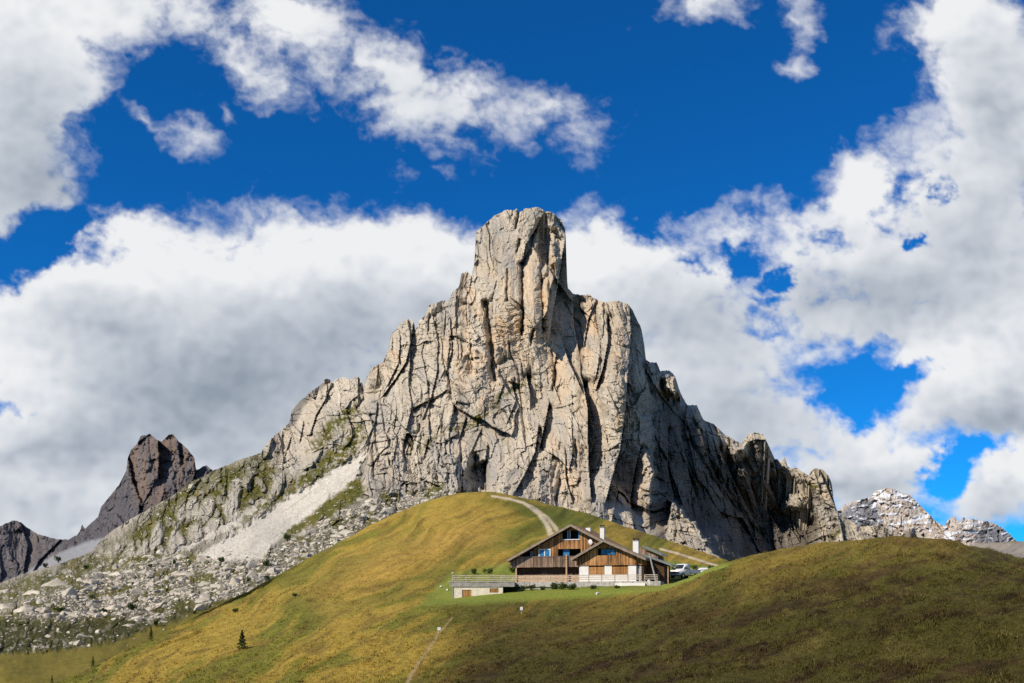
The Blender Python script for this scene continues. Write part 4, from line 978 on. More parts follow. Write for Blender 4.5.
plank_wall(W0-.05, L2(582, 560)[0]+.4, zfl, lambda x: min(zb, zr(x)), -.14, -.02, []).build('balcony_parapet', m_board_grey, hut)
MB().box(W0-.1, L2(582, 560)[0]+.4, -.2, .0, zb+.003, zb+.09).build('balcony_rail', m_rooftrim, hut)
# body of the house behind the boards
mb = MB().prism([(W0+.35, -.5), (W1-.15, -.5), (W1-.15, zr(W1-.15)-.1), (ap[0], ap[1]-.5), (W0+.35, zr(W0+.35)-.1)], 1.3, DEP)
mb.build('inner_wall', m_dark, hut)
MB().box(W0+.35, W1-.1, .13, 1.295, zfl-.12, zfl+.06).build('upper_floor', m_dark, hut)
MB().box(W0, W0+.15, .13, 1.29, zfl, zr(W0)-.02).build('side_wall', m_board_grey, hut)
plank_wall(W1-.14, W1, -.5, zr, .12, DEP, [], .14).build('side_wall', m_board, hut)
# ground floor of dark logs set back under the upper floor
G0 = L2(519, 570, .9)[0]; G1x = L2(583, 570, .9)[0]
mb = MB()
z = -.3; k = 0
while z < zfl-.14:
    mb.box(G0, G1x, .9+(k % 2)*.02, 1.28, z, min(z+.225, zfl-.13)); z += .24; k += 1
lw_ = mb.build('log_wall', m_log, hut)
for px in (545, 573):
    x0, zz = L2(px, 569.5, .9); w = MB().box(x0-.5, x0+.5, .86, .89, zz-1.0, zz+.0).build('window', m_log, hut)
    MB().box(x0-.42, x0-.02, .84, .858, zz-.92, zz-.08).build('shutter', m_log, w); MB().box(x0+.02, x0+.42, .84, .858, zz-.92, zz-.08).build('shutter', m_log, w)
MB().box(G0-.02, G1x-.3, .2, .28, -.1, L2(540, 575.4, .2)[1]).build('plank_screen', m_railwood, hut)
xp = L2(566.5, 560, -.35)[0]
MB().box(xp-.11, xp+.11, -.42, -.2, -.1, zb+.35).build('post', m_railwood, hut)
MB().box(G0-.25, G0-.05, -.05, .15, -.1, zfl).build('post', m_railwood, hut)
# windows of the loggias
def window(parent, a, b, oy, bars, panemat, framemat=None, fr=.06, name='window'):
    (x0, z1), (x1, z0) = L2(a[0], a[1], oy), L2(b[0], b[1], oy)
    mb = MB(); f = fr
    mb.box(x0, x1, oy-.05, oy+.02, z0, z0+f).box(x0, x1, oy-.05, oy+.02, z1-f, z1).box(x0, x0+f, oy-.048, oy+.018, z0+f, z1-f).box(x1-f, x1, oy-.048, oy+.018, z0+f, z1-f)
    for t in bars:
        xm = x0+(x1-x0)*t; mb.box(xm-f*.5, xm+f*.5, oy-.046, oy+.016, z0+f, z1-f)
    w = mb.build(name, framemat or m_wht, parent)
    MB().box(x0+f, x1-f, oy-.015, oy+.005, z0+f, z1-f).build('pane', panemat, w)
    return w
window(hut, (567.3, 531), (570.6, 539.6), .6, [], m_blue, m_wht, .08)
window(hut, (538.7, 549), (550.6, 557.5), -.02, [.5], m_blue, m_wht, .13)
window(hut, (563.2, 549.2), (569.5, 556.4), .5, [], m_blue, m_blue, .03)
window(hut, (530.4, 551.5), (533.2, 556.6), .5, [], m_blue, m_wht, .05)
MB().box(*L2(578.4, 0, .08)[:1], L2(579.8, 0, .08)[0], .03, .11, OPEN[0][2], OPEN[0][3]).build('loggia_post', m_blue, hut)
x0, z0 = L2(562, 539.8)[0], L2(562, 539.8)[1]
MB().box(OPEN[0][0], OPEN[0][1], -.1, -.03, z0-.05, z0+.06).build('sill', m_wht, hut)
# roofs: two slabs each, with fascias
def roof(apx, apz, lx, lz, rx, rz, y0, y1, th=.2):
    root = MB().hexa([(lx, y0, lz-th), (apx, y0, apz-th), (apx, y1, apz-th), (lx, y1, lz-th), (lx, y0, lz), (apx, y0, apz), (apx, y1, apz), (lx, y1, lz)]).hexa(
        [(apx+.003, y0, apz-th), (rx, y0, rz-th), (rx, y1, rz-th), (apx+.003, y1, apz-th), (apx+.003, y0, apz), (rx, y0, rz), (rx, y1, rz), (apx+.003, y1, apz)]).build('roof', m_roof, hut)
    t = .07
    MB().hexa([(lx-.05, y0-t, lz-th-.1), (apx, y0-t, apz-th-.1), (apx, y0-.004, apz-th-.1), (lx-.05, y0-.004, lz-th-.1), (lx-.05, y0-t, lz+.05), (apx, y0-t, apz+.05), (apx, y0-.004, apz+.05), (lx-.05, y0-.004, lz+.05)]).hexa(
       [(apx+.003, y0-t, apz-th-.1), (rx+.05, y0-t, rz-th-.1), (rx+.05, y0-.004, rz-th-.1), (apx+.003, y0-.004, apz-th-.1), (apx+.003, y0-t, apz+.05), (rx+.05, y0-t, rz+.05), (rx+.05, y0-.004, rz+.05), (apx+.003, y0-.004, apz+.05)]).build('fascia', m_rake, root)
    for q in (.18, .5, .82):
        for (ax, az, bx, bz) in ((lx, lz, apx, apz), (apx, apz, rx, rz)):
            x = ax+(bx-ax)*q; zz = az+(bz-az)*q-th-.12; MB().box(x-.09, x+.09, y0+.02, y0+1.6, zz-.09, zz+.09).build('rafter', m_rooftrim, root)
    mb = MB(); 
    for y in np.arange(y0+.8, y1, 1.1):
        for (ax, az, bx, bz) in ((lx, lz, apx, apz), (apx+.003, apz, rx, rz)):
            mb.hexa([(ax, y, az+.002), (bx, y, bz+.002), (bx, y+.06, bz+.002), (ax, y+.06, az+.002), (ax, y, az+.05), (bx, y, bz+.05), (bx, y+.06, bz+.05), (ax, y+.06, az+.05)])
    mb.build('snow_battens', m_rooftrim, root)
    return root
rf = roof(ap[0], ap[1], eL[0], eL[1], eR[0], eR[1], RY, DEP+.8)
# the wing in front
WY = -2.6; WRY = WY-.9
wl = L2(570.7, 559, WRY); wa = L2(603.5, 539.8, WRY); wr = L2(645.3, 558.2, WRY)
slL = (wa[1]-wl[1])/(wa[0]-wl[0]); slR = (wa[1]-wr[1])/(wr[0]-wa[0])
def zw(x): return wa[1]-(wa[0]-x)*slL-.3 if x < wa[0] else wa[1]-(x-wa[0])*slR-.3
X0 = L2(579, 575, WY)[0]; X1 = L2(636, 575, WY)[0]
zbd = L2(600, 565.3, WY)[1]
WO = [(lambda a, b: (a[0], b[0], b[1], a[1]))(L2(597.5, 548.6, WY), L2(615.6, 555.2, WY))]
plank_wall(X0-.35, X1+.05, zbd, zw, WY, WY+.12, WO).build('gable_wall', m_board, hut)
shs = [((588.3, 567), (604.3, 574.6)), ((611.6, 566.8), (628, 574.4))]
sx = [(L2(a[0], a[1], WY), L2(b[0], b[1], WY)) for a, b in shs]
mb = MB(); zlo = .425
mb.box(X0, sx[0][0][0], WY+.13, WY+.5, zlo, zbd+.1).box(sx[0][1][0], sx[1][0][0], WY+.13, WY+.5, zlo, zbd+.1).box(sx[1][1][0], X1, WY+.13, WY+.5, zlo, zbd+.1)
for (a, b) in sx:
    mb.box(a[0], b[0], WY+.13, WY+.5, zlo, b[1])
mb.build('white_wall', m_white, hut)
for (a, b) in sx:
    MB().box(a[0]+.002, b[0]-.002, WY+.36, WY+.48, b[1], zbd+.08).build('lintel_shadow_board', m_dark, hut)
    xm = (a[0]+b[0])/2; zt = zbd-.12
    for (u, v) in ((a[0]+.04, xm-.015), (xm+.015, b[0]-.04)):
        mb = MB(); n = 5
        for k in range(n):
            mb.box(u+(v-u)*k/n, u+(v-u)*(k+1)/n-.015, WY+.2, WY+.26, b[1]+.02, zt-.1)
        mb.box(u+.05, v-.05, WY+.17, WY+.2, b[1]+.22, b[1]+.3).box(u+.05, v-.05, WY+.17, WY+.2, zt-.4, zt-.32)
        mb.build('shutter', m_board_gold, hut)
MB().prism([(X0+.1, -.4), (X1-.1, -.4), (X1-.1, zw(X1)-.05), (wa[0], zw(wa[0])-.1), (X0+.1, zw(X0)-.05)], WY+.8, 1.2).build('inner_wall', m_dark, hut)
window(hut, (600.8, 549), (615.4, 555), WY+.45, [.34, .67], m_blue, m_dark, .05)
# shaded right side of the wing: glazed porch, side boards
XR = L2(643.5, 575, WY+.6)[0]
plank_wall(XR-.1, XR, zbd, zw, WY+.6, 3.5, [], .05).build('side_wall', m_board, hut)
MB().box(XR-.12, XR, WY+.6, 3.5, -.35, zbd-.02).build('side_wall', m_log, hut)
for k in range(3):
    x0 = X1+.1+k*(XR-X1-.3)/3; x1 = x0+(XR-X1-.3)/3-.1
    d = MB().box(x0, x0+.07, WY+.5, WY+.58, -.1, zbd-.15).box(x1-.07, x1, WY+.5, WY+.58, -.1, zbd-.15).box(x0+.07, x1-.07, WY+.5, WY+.58, -.1, .0).box(x0+.07, x1-.07, WY+.5, WY+.58, zbd-.25, zbd-.15).build('porch_door', m_wht, hut)
    MB().box(x0+.07, x1-.07, WY+.53, WY+.55, 0, zbd-.25).build('pane', m_pane, d)
MB().prism([(X1, zbd), (XR-.12, zbd), (XR-.12, zw(XR)-.02), (X1, zw(X1)-.02)], WY+.4, WY+.58).build('porch_boards', m_board, hut)
MB().box(X1, XR-.13, WY+.62, 1.2, -.3, zbd-.1).build('inner_wall', m_dark, hut)
rf2 = roof(wa[0], wa[1], wl[0], wl[1], wr[0], wr[1], WRY, 2.5)
# lean-to roofs at the right
def slab(px0, py0, px1, py1, oy, y1, mat, th=.16):
    a = L2(px0, py0, oy); b = L2(px1, py1, oy)
    r_ = MB().hexa([(a[0], oy, a[1]-th), (b[0], oy, b[1]-th), (b[0], y1, b[1]-th), (a[0], y1, a[1]-th), (a[0], oy, a[1]), (b[0], oy, b[1]), (b[0], y1, b[1]), (a[0], y1, a[1])]).build('lean_to_roof', mat, hut)
    MB().hexa([(a[0], oy-.06, a[1]-th-.06), (b[0], oy-.06, b[1]-th-.06), (b[0], oy-.003, b[1]-th-.06), (a[0], oy-.003, a[1]-th-.06), (a[0], oy-.06, a[1]+.06), (b[0], oy-.06, b[1]+.06), (b[0], oy-.003, b[1]+.06), (a[0], oy-.003, a[1]+.06)]).build('fascia', m_sheet, r_)
    return a, b
a1, b1 = slab(642.5, 545.5, 661.5, 553.8, 6.0, 12.0, m_sheet)
MB().prism([(a1[0]-.6, -.3), (b1[0]-.6, -.3), (b1[0]-.6, b1[1]-.2), (a1[0]-.6, a1[1]-.25)], 6.6, 11.6).build('back_wing_wall', m_board_grey, hut)
a2, b2 = slab(641.5, 553.6, 672, 564.8, .2, 6.4, m_sheet)
MB().prism([(XR+.02, -.3), (b2[0]-1.2, -.3), (b2[0]-1.2, b2[1]+.05), (XR+.02, a2[1]-.35)], .9, 6.2).build('lean_to_wall', m_log, hut)
x0, zz = L2(668, 575, .3); MB().box(x0-.07, x0+.07, .3, .44, -.3, zz+1.2).build('post', m_railwood, hut)
x0, zz = L2(656, 577, .85); d = MB().box(x0-.5, x0+.5, .82, .89, -.2, 1.9).build('door', m_board_grey, hut); MB().box(x0+.32, x0+.4, .76, .815, .85, .95).build('handle', m_metal, d)
# chimneys, skylights, dish, antenna
def chimney(px, pytop, pybot, oy, w):
    x, zt = L2(px, pytop, oy); _, zb_ = L2(px, pybot, oy)
    c = MB().box(x-w/2, x+w/2, oy, oy+w, zb_-.8, zt-.25).build('chimney', m_white, hut)
    MB().box(x-w/2-.08, x+w/2+.08, oy-.08, oy+w+.08, zt-.247, zt-.16).build('chimney_cap', m_concrete, c)
    MB().box(x-w/2+.05, x-w/2+.15, oy+.05, oy+w-.05, zt-.157, zt).box(x+w/2-.15, x+w/2-.05, oy+.05, oy+w-.05, zt-.157, zt).box(x-w/2, x+w/2, oy, oy+w, zt+.003, zt+.09).build('chimney_hood', m_dark, c)
    return c
chimney(602, 525.8, 534.5, 3.2, .62); chimney(635.6, 539, 549, 1.5, .8)
x, z = L2(588, 527.8, 6); v = MB().box(x-.35, x+.35, 6, 6.6, z-1.4, z-.0).build('roof_vent', m_white, hut)
x, z = L2(602.6, 512, 3.4); MB().tube((x+.1, 3.5, L2(602, 527, 3.4)[1]-.2), (x+.1, 3.5, z), .03).bar((x-.35, 3.5, z-.4), (x+.55, 3.5, z-.4), .03, .03).bar((x-.2, 3.5, z-.8), (x+.4, 3.5, z-.8), .03, .03).build('aerial', m_metal, hut)
x, z = L2(623.5, 546, -1.2)
zz = wa[1]-(x-wa[0])*slR
MB().hexa([(x-.45, -1.5, zz+.45*slR+.02), (x+.45, -1.5, zz-.45*slR+.02), (x+.45, -.7, zz-.45*slR+.02), (x-.45, -.7, zz+.45*slR+.02), (x-.45, -1.5, zz+.45*slR+.09), (x+.45, -1.5, zz-.45*slR+.09), (x+.45, -.7, zz-.45*slR+.09), (x-.45, -.7, zz+.45*slR+.09)]).build('skylight', m_sheet, hut)
bm = bmesh.new(); rr = .40; rings = []
for k in range(6):
    q = k/5; rings.append([bm.verts.new((math.cos(t*.3927)*rr*q, .22*q*q*rr, math.sin(t*.3927)*rr*q)) for t in range(16)] if k else [bm.verts.new((0, 0, 0))])
for k in range(1, 6):
    for t in range(16):
        if k == 1: bm.faces.new((rings[0][0], rings[1][t], rings[1][(t+1) % 16]))
        else: bm.faces.new((rings[k-1][t], rings[k][t], rings[k][(t+1) % 16], rings[k-1][(t+1) % 16]))
me = bpy.data.meshes.new('satellite_dish'); bm.to_mesh(me); bm.free(); me.materials.append(m_wht)
dish = bpy.data.objects.new('satellite_dish', me); COL.objects.link(dish); dish.parent = hut
x, z = L2(589.8, 542.2, -.5); dish.location = (x, -.45, z); dish.rotation_euler = (.15, 0, -.5)
sm = dish.modifiers.new('thick', 'SOLIDIFY'); sm.thickness = .02
MB().tube((0, 0, 0), (0, .45, -.1), .025).tube((0, 0, -.35), (0, -.32, 0), .012).build('bracket', m_metal, dish)
# gutters
for (x, y0, y1, z, r_) in ((eL[0]-.05, RY, DEP, eL[1]-.25, rf), (wr[0]+.05, WRY, 2.3, wr[1]-.22, rf2)):
    MB().tube((x, y0, z), (x, y1, z), .06).build('gutter', m_sheet, r_)

# the terrace: stone-edged deck before the hut; cellar under its left end
ter = empty('terrace', (HO.x, HO.y, HZ), -TH); tag(ter, 'flat stone-edged terrace running along the front of the hut', 'terrace')
TY = -5.2
tA = L2(497, 583, TY)[0]; tB = L2(661, 583, TY)[0]
zt = .42
MB().box(tA, tB, TY, WY+.12, zt-.16, zt).box(tA, X0-.01, WY+.123, .195, zt-.16, zt).build('deck', m_concrete, ter)
mb = MB(); x = tA; r = random.Random(4)
while x < tB-.2:
    w = r.uniform(.5, 1.3); w = min(w, tB-x); mb.box(x, x+w-.03, TY-.12-r.random()*.08, TY-.003, zt-.60-r.random()*.15, zt+.02+r.random()*.04); x += w
mb.build('stone_edge', m_stonew, ter)
MB().box(tA, tB, TY+.05, WY+.1, -1.8, zt-.163).build('retaining_wall', m_stonew, ter)
xa = L2(615, 585, TY-.5)[0]; xb = L2(645, 585, TY-.5)[0]
MB().box(xa, xb, TY-.55, TY-.22, -.6, .22).build('white_wall', m_white, ter)
# cellar: drawn with its own small root, parallel to the picture more than the hut
CZ = 2.1; CYY = 137.4; CTH = math.radians(4)
cel = empty('stone_cellar', (at(453.5, 590, CYY).x, CYY, CZ), -CTH); tag(cel, 'low white cellar building under the left end of the terrace', 'outbuilding')
def cx_(px): return ((px-453.5)*CYY/F)
def cz_(py): return (HOR-py)*CYY/F-CZ
wd = cx_(503)
xs0, xs1 = cx_(462.2), cx_(471.4); zs0, zs1 = cz_(597.2), cz_(589.8); xs2, xs3 = cx_(489.8), cx_(498.6); zs2, zs3 = cz_(592.6), cz_(588.3)
MB().box(0, xs0, 0, .35, -2.6, cz_(586.8)).box(xs1, xs2, 0, .35, -2.6, cz_(586.8)).box(xs3, wd, 0, .35, -2.6, cz_(586.8)).box(xs0, xs1, 0, .35, -2.6, zs0).box(xs0, xs1, 0, .35, zs1, cz_(586.8)).box(xs2, xs3, 0, .35, -2.6, zs2).box(xs2, xs3, 0, .35, zs3, cz_(586.8)).box(0, .3, .352, 5, -2.6, cz_(586.8)).build('white_wall', m_cream, cel)
MB().box(-.55, wd+1.6, -.12, 6.5, cz_(586.8)+.003, cz_(582.2)).build('roof_slab', m_concrete, cel)
mb = MB(); x = -.75; r = random.Random(9)
while x < wd+1.4:
    w = r.uniform(.5, 1.2); mb.box(x, x+w-.03, -.16-r.random()*.05, .2, cz_(582.1), cz_(582.1)+.08+r.random()*.1); x += w
mb.build('slab_edge_stones', m_stonew, cel)
for (a, b, c_, d_) in ((xs0, xs1, zs0, zs1), (xs2, xs3, zs2, zs3)):
    mb = MB(); n = 6
    for k in range(n): mb.box(a+.03+(b-a-.06)*k/n, a+.03+(b-a-.06)*(k+1)/n-.015, .1, .15, c_+.03, d_-.03)
    mb.box(a+.06, b-.06, .07, .098, c_+.2, c_+.28).build('shutter', m_board_gold, cel)
MB().tube((-.06, -.06, -2), (-.06, -.06, cz_(587)), .05).build('downpipe', m_metal, cel)
# railing
def railing(label, pts, root_name='wooden_fence', hgt=.9, every=1.9, mat=None):
    root = empty(root_name, pts[0]); tag(root, label, 'fence', 'wooden railings of the terrace')
    o0 = Vector(pts[0]); L_ = [Vector(p)-o0 for p in pts]
    for a, b in zip(L_[:-1], L_[1:]):
        ln = (b-a).length; n = max(1, round(ln/every))
        for k in range(n+1):
            if k == 0 and a is not L_[0]: continue
            q = a+(b-a)*k/n; MB().box(q.x-.06, q.x+.06, q.y-.05, q.y+.05, q.z-.1, q.z+hgt+.04*((k*7) % 3)).build('post', m_fence, root)
        for h in (.38, .70, 1.0):
            off_ = Vector((0, -.085, h*hgt)); MB().bar(a+off_, b+off_, .045, .11).build('rail', m_fence, root)
    return root
m_fence = mat_plain('weathered_fence', (.46, .39, .31), .3, 4)
cw = lambda px, oy, z: Vector((cel.location.x+cx_(px)*math.cos(CTH)+oy*math.sin(CTH), CYY-cx_(px)*math.sin(CTH)+oy*math.cos(CTH), z))
hwp = lambda x, y, z: Vector((HO.x+x*cT+y*sT, HO.y-x*sT+y*cT, HZ+z))
zc = CZ+cz_(582.2)
railing('weathered post-and-rail fence on the slab of the white cellar', [cw(452.6, 4.5, zc), cw(452.6, -.1, zc), cw(506, -.1, zc)])
railing('weathered post-and-rail fence before the white wall of the hut', [hwp(tA+.5, TY+.25, zt), hwp(L2(641, 583, TY)[0], TY+.25, zt)])
railing('short dark fence at the right end of the terrace', [hwp(L2(642, 583, TY)[0]+.3, TY+.3, zt), hwp(L2(655, 583, TY)[0]+.2, TY+.6, zt)])
# low bushes along the terrace edge
GT = 'low pine bushes along the terrace edge'
for k, (px, py, w, h, lab) in enumerate([
  (503,591.5,4.6,5.5,'first low bush at the right end of the cellar wall'),(513,590.8,4.8,6,'second low bush from the cellar, close to its neighbour'),
  (522,590,4.2,4.6,'low bush under the left corner of the hut'),(531,589.8,4.2,4.6,'low bush below the left end of the plank screen'),
  (543,590,3.2,4,'small lone bush below the middle of the plank screen'),(553,589.6,5,6.6,'tallest bush below the terrace, left of the light post'),
  (563,589.6,4.8,6,'bush below the light wooden post of the hut'),(573,589.4,4.6,5.6,'bush just left of the white hut wall'),
  (592,589,3.4,4.4,'small bush below the first orange shutter'),(617,588.4,2.8,3.2,'tiny bush at the low white retaining wall')]):
    p = ground_hit(px, py, 4.0, 5.6); p.y = min(p.y, 138.5)
    put(protos[k % 3], p+Vector((0, 0, -.1)), w*p.y/F*1.4, h*p.y/F*1.5, lab, 'bush', GT)
for px, py, rp, lab in [(597.7,594.5,2.6,'white stone lying on the lawn below the hut'),(441,587.5,2.2,'white stone left of the cellar on the lawn'),(447.5,583.8,1.8,'small white stone at the left tip of the cellar slab'),
   (649,585.5,4.4,'pale block at the right end of the terrace wall'),(657,584.5,3.0,'smaller pale block beside the terrace end'),(712.5,575.2,3.4,'dull grey stone on the heath crest above the truck'),(706,580.5,2.4,'small grey stone lower on the heath near the truck'),
   (454,578.5,1.6,'white knob-like stone on the fence corner of the cellar slab')]:
    p = ground_hit(px, py, 2.0, 6.5)
    if px == 454: p = cw(452.6, -.1, zc+1.15)
    if px == 447.5: p = ground_hit(447.5, 590, 4, 5.5)
    o = bpy.data.objects.new('stone', blocks[int(px) % 10].copy()); o.data.materials[0] = m_stone_w if 'grey' not in lab else m_stone; COL.objects.link(o)
    r = rp*p.y/F; o.location = p+Vector((0, 0, r*.35)); o.scale = (r*1.2, r, r); o.rotation_euler = (0, 0, px); tag(o, lab, 'stone')
# marker posts on the meadow
def marker(px, pytop, pybot, label):
    p = ground_hit(px, pybot, 2.0, 5.0); h = (pybot-pytop)*p.y/F
    root = empty('marker_post', p); tag(root, label, 'post')
    MB().tube((0, 0, -.2), (0, 0, h*.62), .05).build('post', m_greypole, root)
    MB().box(-.17, .17, -.09, .09, h*.5, h).build('head', m_wht, root, bevel=.02)
marker(521.5, 607, 614, 'small white marker post on the slope below the hut')
marker(439.2, 627.5, 634, 'small white marker post beside the faint footpath')
# leaning pole with a crossbar at the right end of the terrace
p0 = Vector((at(656, 579, 136.5))); p1 = at(649.3, 553.5, 136.5)
pl = empty('leaning_pole', p0); tag(pl, 'leaning grey pole with short crossbar at the terrace end', 'pole')
d = p1-p0
MB().tube((0, 0, -.3), tuple(d), .14, .10, 10).build('pole', m_greypole, pl)
MB().bar(tuple(d*.9+Vector((-.45, 0, .0))), tuple(d*.9+Vector((.55, 0, -.12))), .1, .12).build('crossbar', m_greypole, pl)
# bivouac hut on the ridge
ti = float(np.interp(327, R.u, R.top)); p, Y = rock_at(327, ti+1)
bv = empty('ridge_cabin', (p.x, p.y+2.2, p.z+1.6)); tag(bv, 'tiny dark cabin perched on the left ridge of the peak', 'cabin')
MB().box(-2.6, 2.6, -1.8, 1.8, -2.5, 2.6).build('wall', m_log, bv)
MB().prism([(-3.1, 2.5), (0, 3.7), (3.1, 2.5), (3.1, 2.75), (0, 3.95), (-3.1, 2.75)], -2.2, 2.2).build('roof', m_sheet, bv)
MB().box(-.6, .6, -1.86, -1.803, -.2, 1.4).build('door', m_dark, bv)
#HUT_END

#CAR_BEGIN
m_car = mat_plain('white_car_paint', (.78, .79, .80), .03, 2, .3, .5, 0, 0)
m_tyre = mat_plain('tyre_rubber', (.02, .02, .02), .2, 5, .9)
m_glass = mat_plain('car_glass', (.015, .018, .02), .2, 2, .06, .6, 0, 0)
m_lamp = mat_plain('lamp_glass', (.55, .55, .52), .1, 5, .15, .6, 0, 0)
m_redlamp = mat_plain('tail_lamp', (.35, .02, .02), .1, 5, .2, .5, 0, 0)
m_trim = mat_plain('dark_trim', (.03, .03, .032), .2, 5, .6)
def loft(sections, name, mat, parent, bev=.04):
    """closed body from cross sections along x: (x, half width, z bottom, z top, half width at the top)"""
    bm = bmesh.new(); rings = []
    for (x, hw_, zb_, zt_, ht) in sections:
        rings.append([bm.verts.new(q) for q in ((x, -hw_, zb_), (x, hw_, zb_), (x, hw_, zb_+(zt_-zb_)*.55), (x, ht, zt_), (x, -ht, zt_), (x, -hw_, zb_+(zt_-zb_)*.55))])
    for a, b in zip(rings[:-1], rings[1:]):
        for k in range(6): bm.faces.new((a[k], a[(k+1) % 6], b[(k+1) % 6], b[k]))
    bm.faces.new(rings[0][::-1]); bm.faces.new(rings[-1])
    bmesh.ops.recalc_face_normals(bm, faces=bm.faces[:]); bmesh.ops.bevel(bm, geom=bm.edges[:], offset=bev, segments=2, affect='EDGES')
    me = bpy.data.meshes.new(name); bm.to_mesh(me); bm.free(); me.materials.append(mat); me.polygons.foreach_set('use_smooth', [True]*len(me.polygons))
    o = bpy.data.objects.new(name, me); COL.objects.link(o); o.parent = parent; return o
def wheel(parent, x, y, r, w=.24):
    s_ = 1 if y > 0 else -1
    t = MB().tube((x, y-w/2*1, r), (x, y+w/2, r), r, r, 20).build('wheel', m_tyre, parent)
    MB().tube((x, y+s_*w/2, r), (x, y+s_*(w/2+.015), r), r*.6, r*.55, 14).build('rim', m_metal, t)
def truck(loc, rz, label):
    """nose towards +x"""
    root = empty('pickup_truck', loc, rz); tag(root, label, 'truck')
    loft([(2.35,.72,.42,.90,.66),(2.2,.84,.36,1.02,.76),(1.35,.87,.34,1.12,.80),(1.30,.87,.34,1.14,.80),(-.1,.87,.34,1.14,.82),(-.12,.87,.40,.95,.86)], 'body', m_car, root)
    loft([(1.42,.80,1.10,1.16,.72),(.85,.80,1.08,1.80,.66),(.5,.80,1.08,1.88,.67),(-.05,.80,1.08,1.84,.67),(-.12,.79,1.08,1.70,.66)], 'cab', m_car, root, .03)
    MB().hexa([(1.40,-.66,1.20),(1.40,.66,1.20),(1.37,.66,1.20),(1.37,-.66,1.20),(.93,-.58,1.74),(.93,.58,1.74),(.90,.58,1.74),(.90,-.58,1.74)]).build('windscreen', m_glass, root)
    for s_ in (-1, 1):
        MB().hexa([(.95,s_*.80,1.2),(.02,s_*.80,1.2),(.02,s_*.815,1.2),(.95,s_*.815,1.2),(.72,s_*.70,1.70),(.05,s_*.70,1.72),(.05,s_*.715,1.72),(.72,s_*.715,1.70)]).build('side_window', m_glass, root)
        MB().box(2.28,2.37,s_*.62-.13,s_*.62+.13,.70,.86).build('headlight', m_lamp, root)
        MB().box(1.15,1.3,s_*.98-.1,s_*.98+.1,1.22,1.42).bar((1.2,s_*.8,1.24),(1.2,s_*.95,1.3),.04,.04).build('wing_mirror', m_trim, root)
        MB().box(-2.42,-2.36,s_*.78-.06,s_*.78+.06,.72,.98).build('tail_lamp', m_redlamp, root)
        for x in (1.55, -1.5): wheel(root, x, s_*.76, .34)
    MB().box(2.34,2.385,-.42,.42,.60,.82).build('grille', m_trim, root)
    MB().box(2.3,2.44,-.78,.78,.36,.56).build('bumper', m_car, root)
    MB().box(-2.4,-.2,-.86,.86,.70,.78).box(-2.4,-.2,-.9,-.86,.62,1.14).box(-2.4,-.2,.86,.9,.62,1.14).box(-2.44,-2.402,-.88,.88,.62,1.12).box(-.198,-.16,-.88,.88,.78,1.3).build('load_bed', m_car, root)
    MB().box(-2.3,1.9,-.4,.4,.3,.42).build('chassis', m_trim, root)
    return root
tp = ground_pt(685, 150); zt_ = (HOR-578.3)/F*149
TR = truck((at(684.5, 578, 149).x, 149, zt_), math.radians(226), 'white pickup truck parked nose to the hut behind the heath crest')
TR.scale = (1.15, 1.15, 1.15)
def car(loc, rz, label):
    root = empty('parked_car', loc, rz); tag(root, label, 'car')
    loft([(2.1,.68,.40,.72,.62),(1.9,.82,.32,.86,.74),(1.0,.86,.30,.98,.78),(-1.5,.86,.30,1.02,.78),(-2.05,.80,.36,.95,.72)], 'body', m_car, root)
    loft([(1.05,.78,.92,.98,.72),(.35,.78,.92,1.42,.60),(-.9,.78,.92,1.46,.60),(-1.7,.76,.92,1.02,.66)], 'cabin', m_car, root, .03)
    MB().hexa([(.98,-.62,1.04),(.98,.62,1.04),(.95,.62,1.04),(.95,-.62,1.04),(.46,-.54,1.38),(.46,.54,1.38),(.43,.54,1.38),(.43,-.54,1.38)]).build('windscreen', m_glass, root)
    MB().hexa([(-1.60,-.60,1.08),(-1.60,.60,1.08),(-1.57,.60,1.08),(-1.57,-.60,1.08),(-1.05,-.54,1.40),(-1.05,.54,1.40),(-1.02,.54,1.40),(-1.02,-.54,1.40)]).build('rear_window', m_glass, root)
    for s_ in (-1, 1):
        MB().hexa([(.6,s_*.775,1.02),(-1.2,s_*.775,1.04),(-1.2,s_*.79,1.04),(.6,s_*.79,1.02),(.3,s_*.64,1.36),(-.9,s_*.64,1.38),(-.9,s_*.655,1.38),(.3,s_*.655,1.36)]).build('side_window', m_glass, root)
        MB().box(2.0,2.1,s_*.6-.14,s_*.6+.14,.58,.72).build('headlight', m_lamp, root)
        for x in (1.3, -1.3): wheel(root, x, s_*.75, .31)
    return root
car((at(701, 577, 165).x, 165, (HOR-576.5)/F*165), math.radians(190), 'low white car behind the truck, only its roof line showing')
#CAR_END

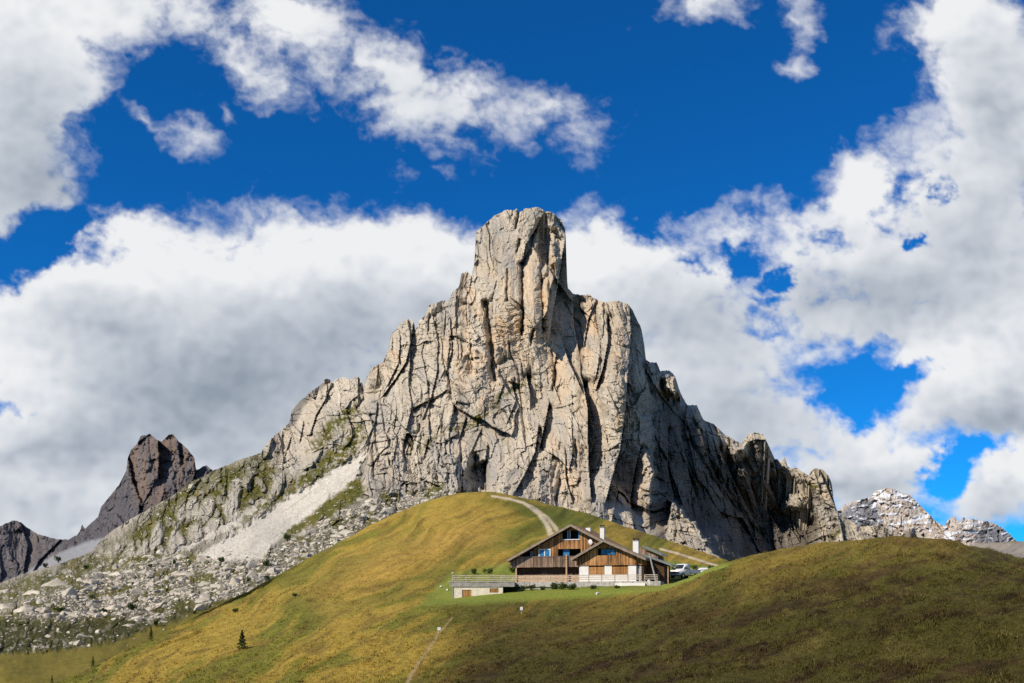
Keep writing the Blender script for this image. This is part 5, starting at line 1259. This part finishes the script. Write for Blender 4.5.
#GRASS_BEGIN
def tufts(n_near, n_mid):
    dV = np.maximum(GV[:-1]-GV[1:], 0)*np.gradient(pu)[None]
    inv = (pu > -150) & (pu < 1170)
    vis = np.minimum.accumulate(GV, axis=0)[:-1] >= GV[:-1]-.6
    def pick(n, s0, s1):
        w = dV*inv[None]*((GS[:-1] >= s0) & (GS[:-1] < s1))*vis*(GV[:-1] < 730); w = w.ravel(); w = w/w.sum()
        return RNG.choice(len(w), n, p=w)
    bad = (lw > .35)*.0
    idx = np.concatenate([pick(n_near, 2, 4.35), pick(n_mid, 4.35, 8.5)])
    r, c = np.unravel_index(idx, dV.shape); a = RNG.random(len(r)); b = RNG.random(len(r)); c2 = np.minimum(c+1, len(pu)-1)
    def sm(A): return (A[r, c]*(1-a)+A[r+1, c]*a)*(1-b)+(A[r, c2]*(1-a)+A[r+1, c2]*a)*b
    X, Y, Z = sm(GX), sm(GY), sm(GZ); col = GC[r, c]
    nearm = GS[r, c] < 4.35
    isp = (col[:, 2] > .12)            # paths and gravel carry no grass
    keep = ~isp & ~(lw[r, c] > .3)
    px = 512+F*X/Y
    keep &= ~((Y > 133) & (Y < 160) & (px > 508) & (px < 668) & (GS[r, c] > 4.5))
    keep &= ~((Y > 137) & (Y < 146) & (px > 450) & (px < 510))
    X, Y, Z, col, nearm = X[keep], Y[keep], Z[keep], col[keep], nearm[keep]; n = len(X)
    clump = .55+.9*np.clip(.5+fbm(X*.35, Y*.3, 1001, 3), 0, 1)
    h = np.where(nearm, RNG.uniform(.08, .24, n), RNG.uniform(.10, .26, n))*clump
    short = np.clip(col[:, 1]/np.maximum(col[:, 0], 1e-3)-1.02, 0, 1)*3; h = h/(1+short*1.3)
    B = 4; V_ = np.zeros((n, B, 3, 3)); 
    for k in range(B):
        an = RNG.uniform(0, 6.283, n); w = h*RNG.uniform(.10, .2, n); ln = h*RNG.uniform(.15, .8, n); la = RNG.uniform(0, 6.283, n)
        ox = RNG.normal(0, .10, n); oy = RNG.normal(0, .10, n); hh = h*RNG.uniform(.6, 1.1, n)
        base = np.stack([X+ox, Y+oy, Z-.03], -1); e = np.stack([np.cos(an)*w, np.sin(an)*w, 0*w], -1)
        V_[:, k, 0] = base-e; V_[:, k, 1] = base+e; V_[:, k, 2] = base+np.stack([np.cos(la)*ln, np.sin(la)*ln, hh], -1)
    cc = col*RNG.uniform(.82, 1.22, (n, 1)); 
    straw = ((RNG.random(n) < .14) & nearm)[:, None]; cc = np.where(straw, cc*.6+np.array([.10, .075, .03])*.9, cc)
    tip = cc[:, None, None]*np.array([.85, .85, 1.15])[None, None, :, None]*np.ones((n, B, 3, 1))
    return V_.reshape(-1, 3), np.arange(n*B*3).reshape(-1, 3), tip.reshape(-1, 3)
m_grass = mat_attr('grass_blades', 2., 0., .1, .12)
v, f, c = tufts(62000, 26000)
o = mesh_np('grass', v, f, m_grass, False, c); tag(o, 'short dry mountain grass covering the slopes', kind='stuff')
#GRASS_END
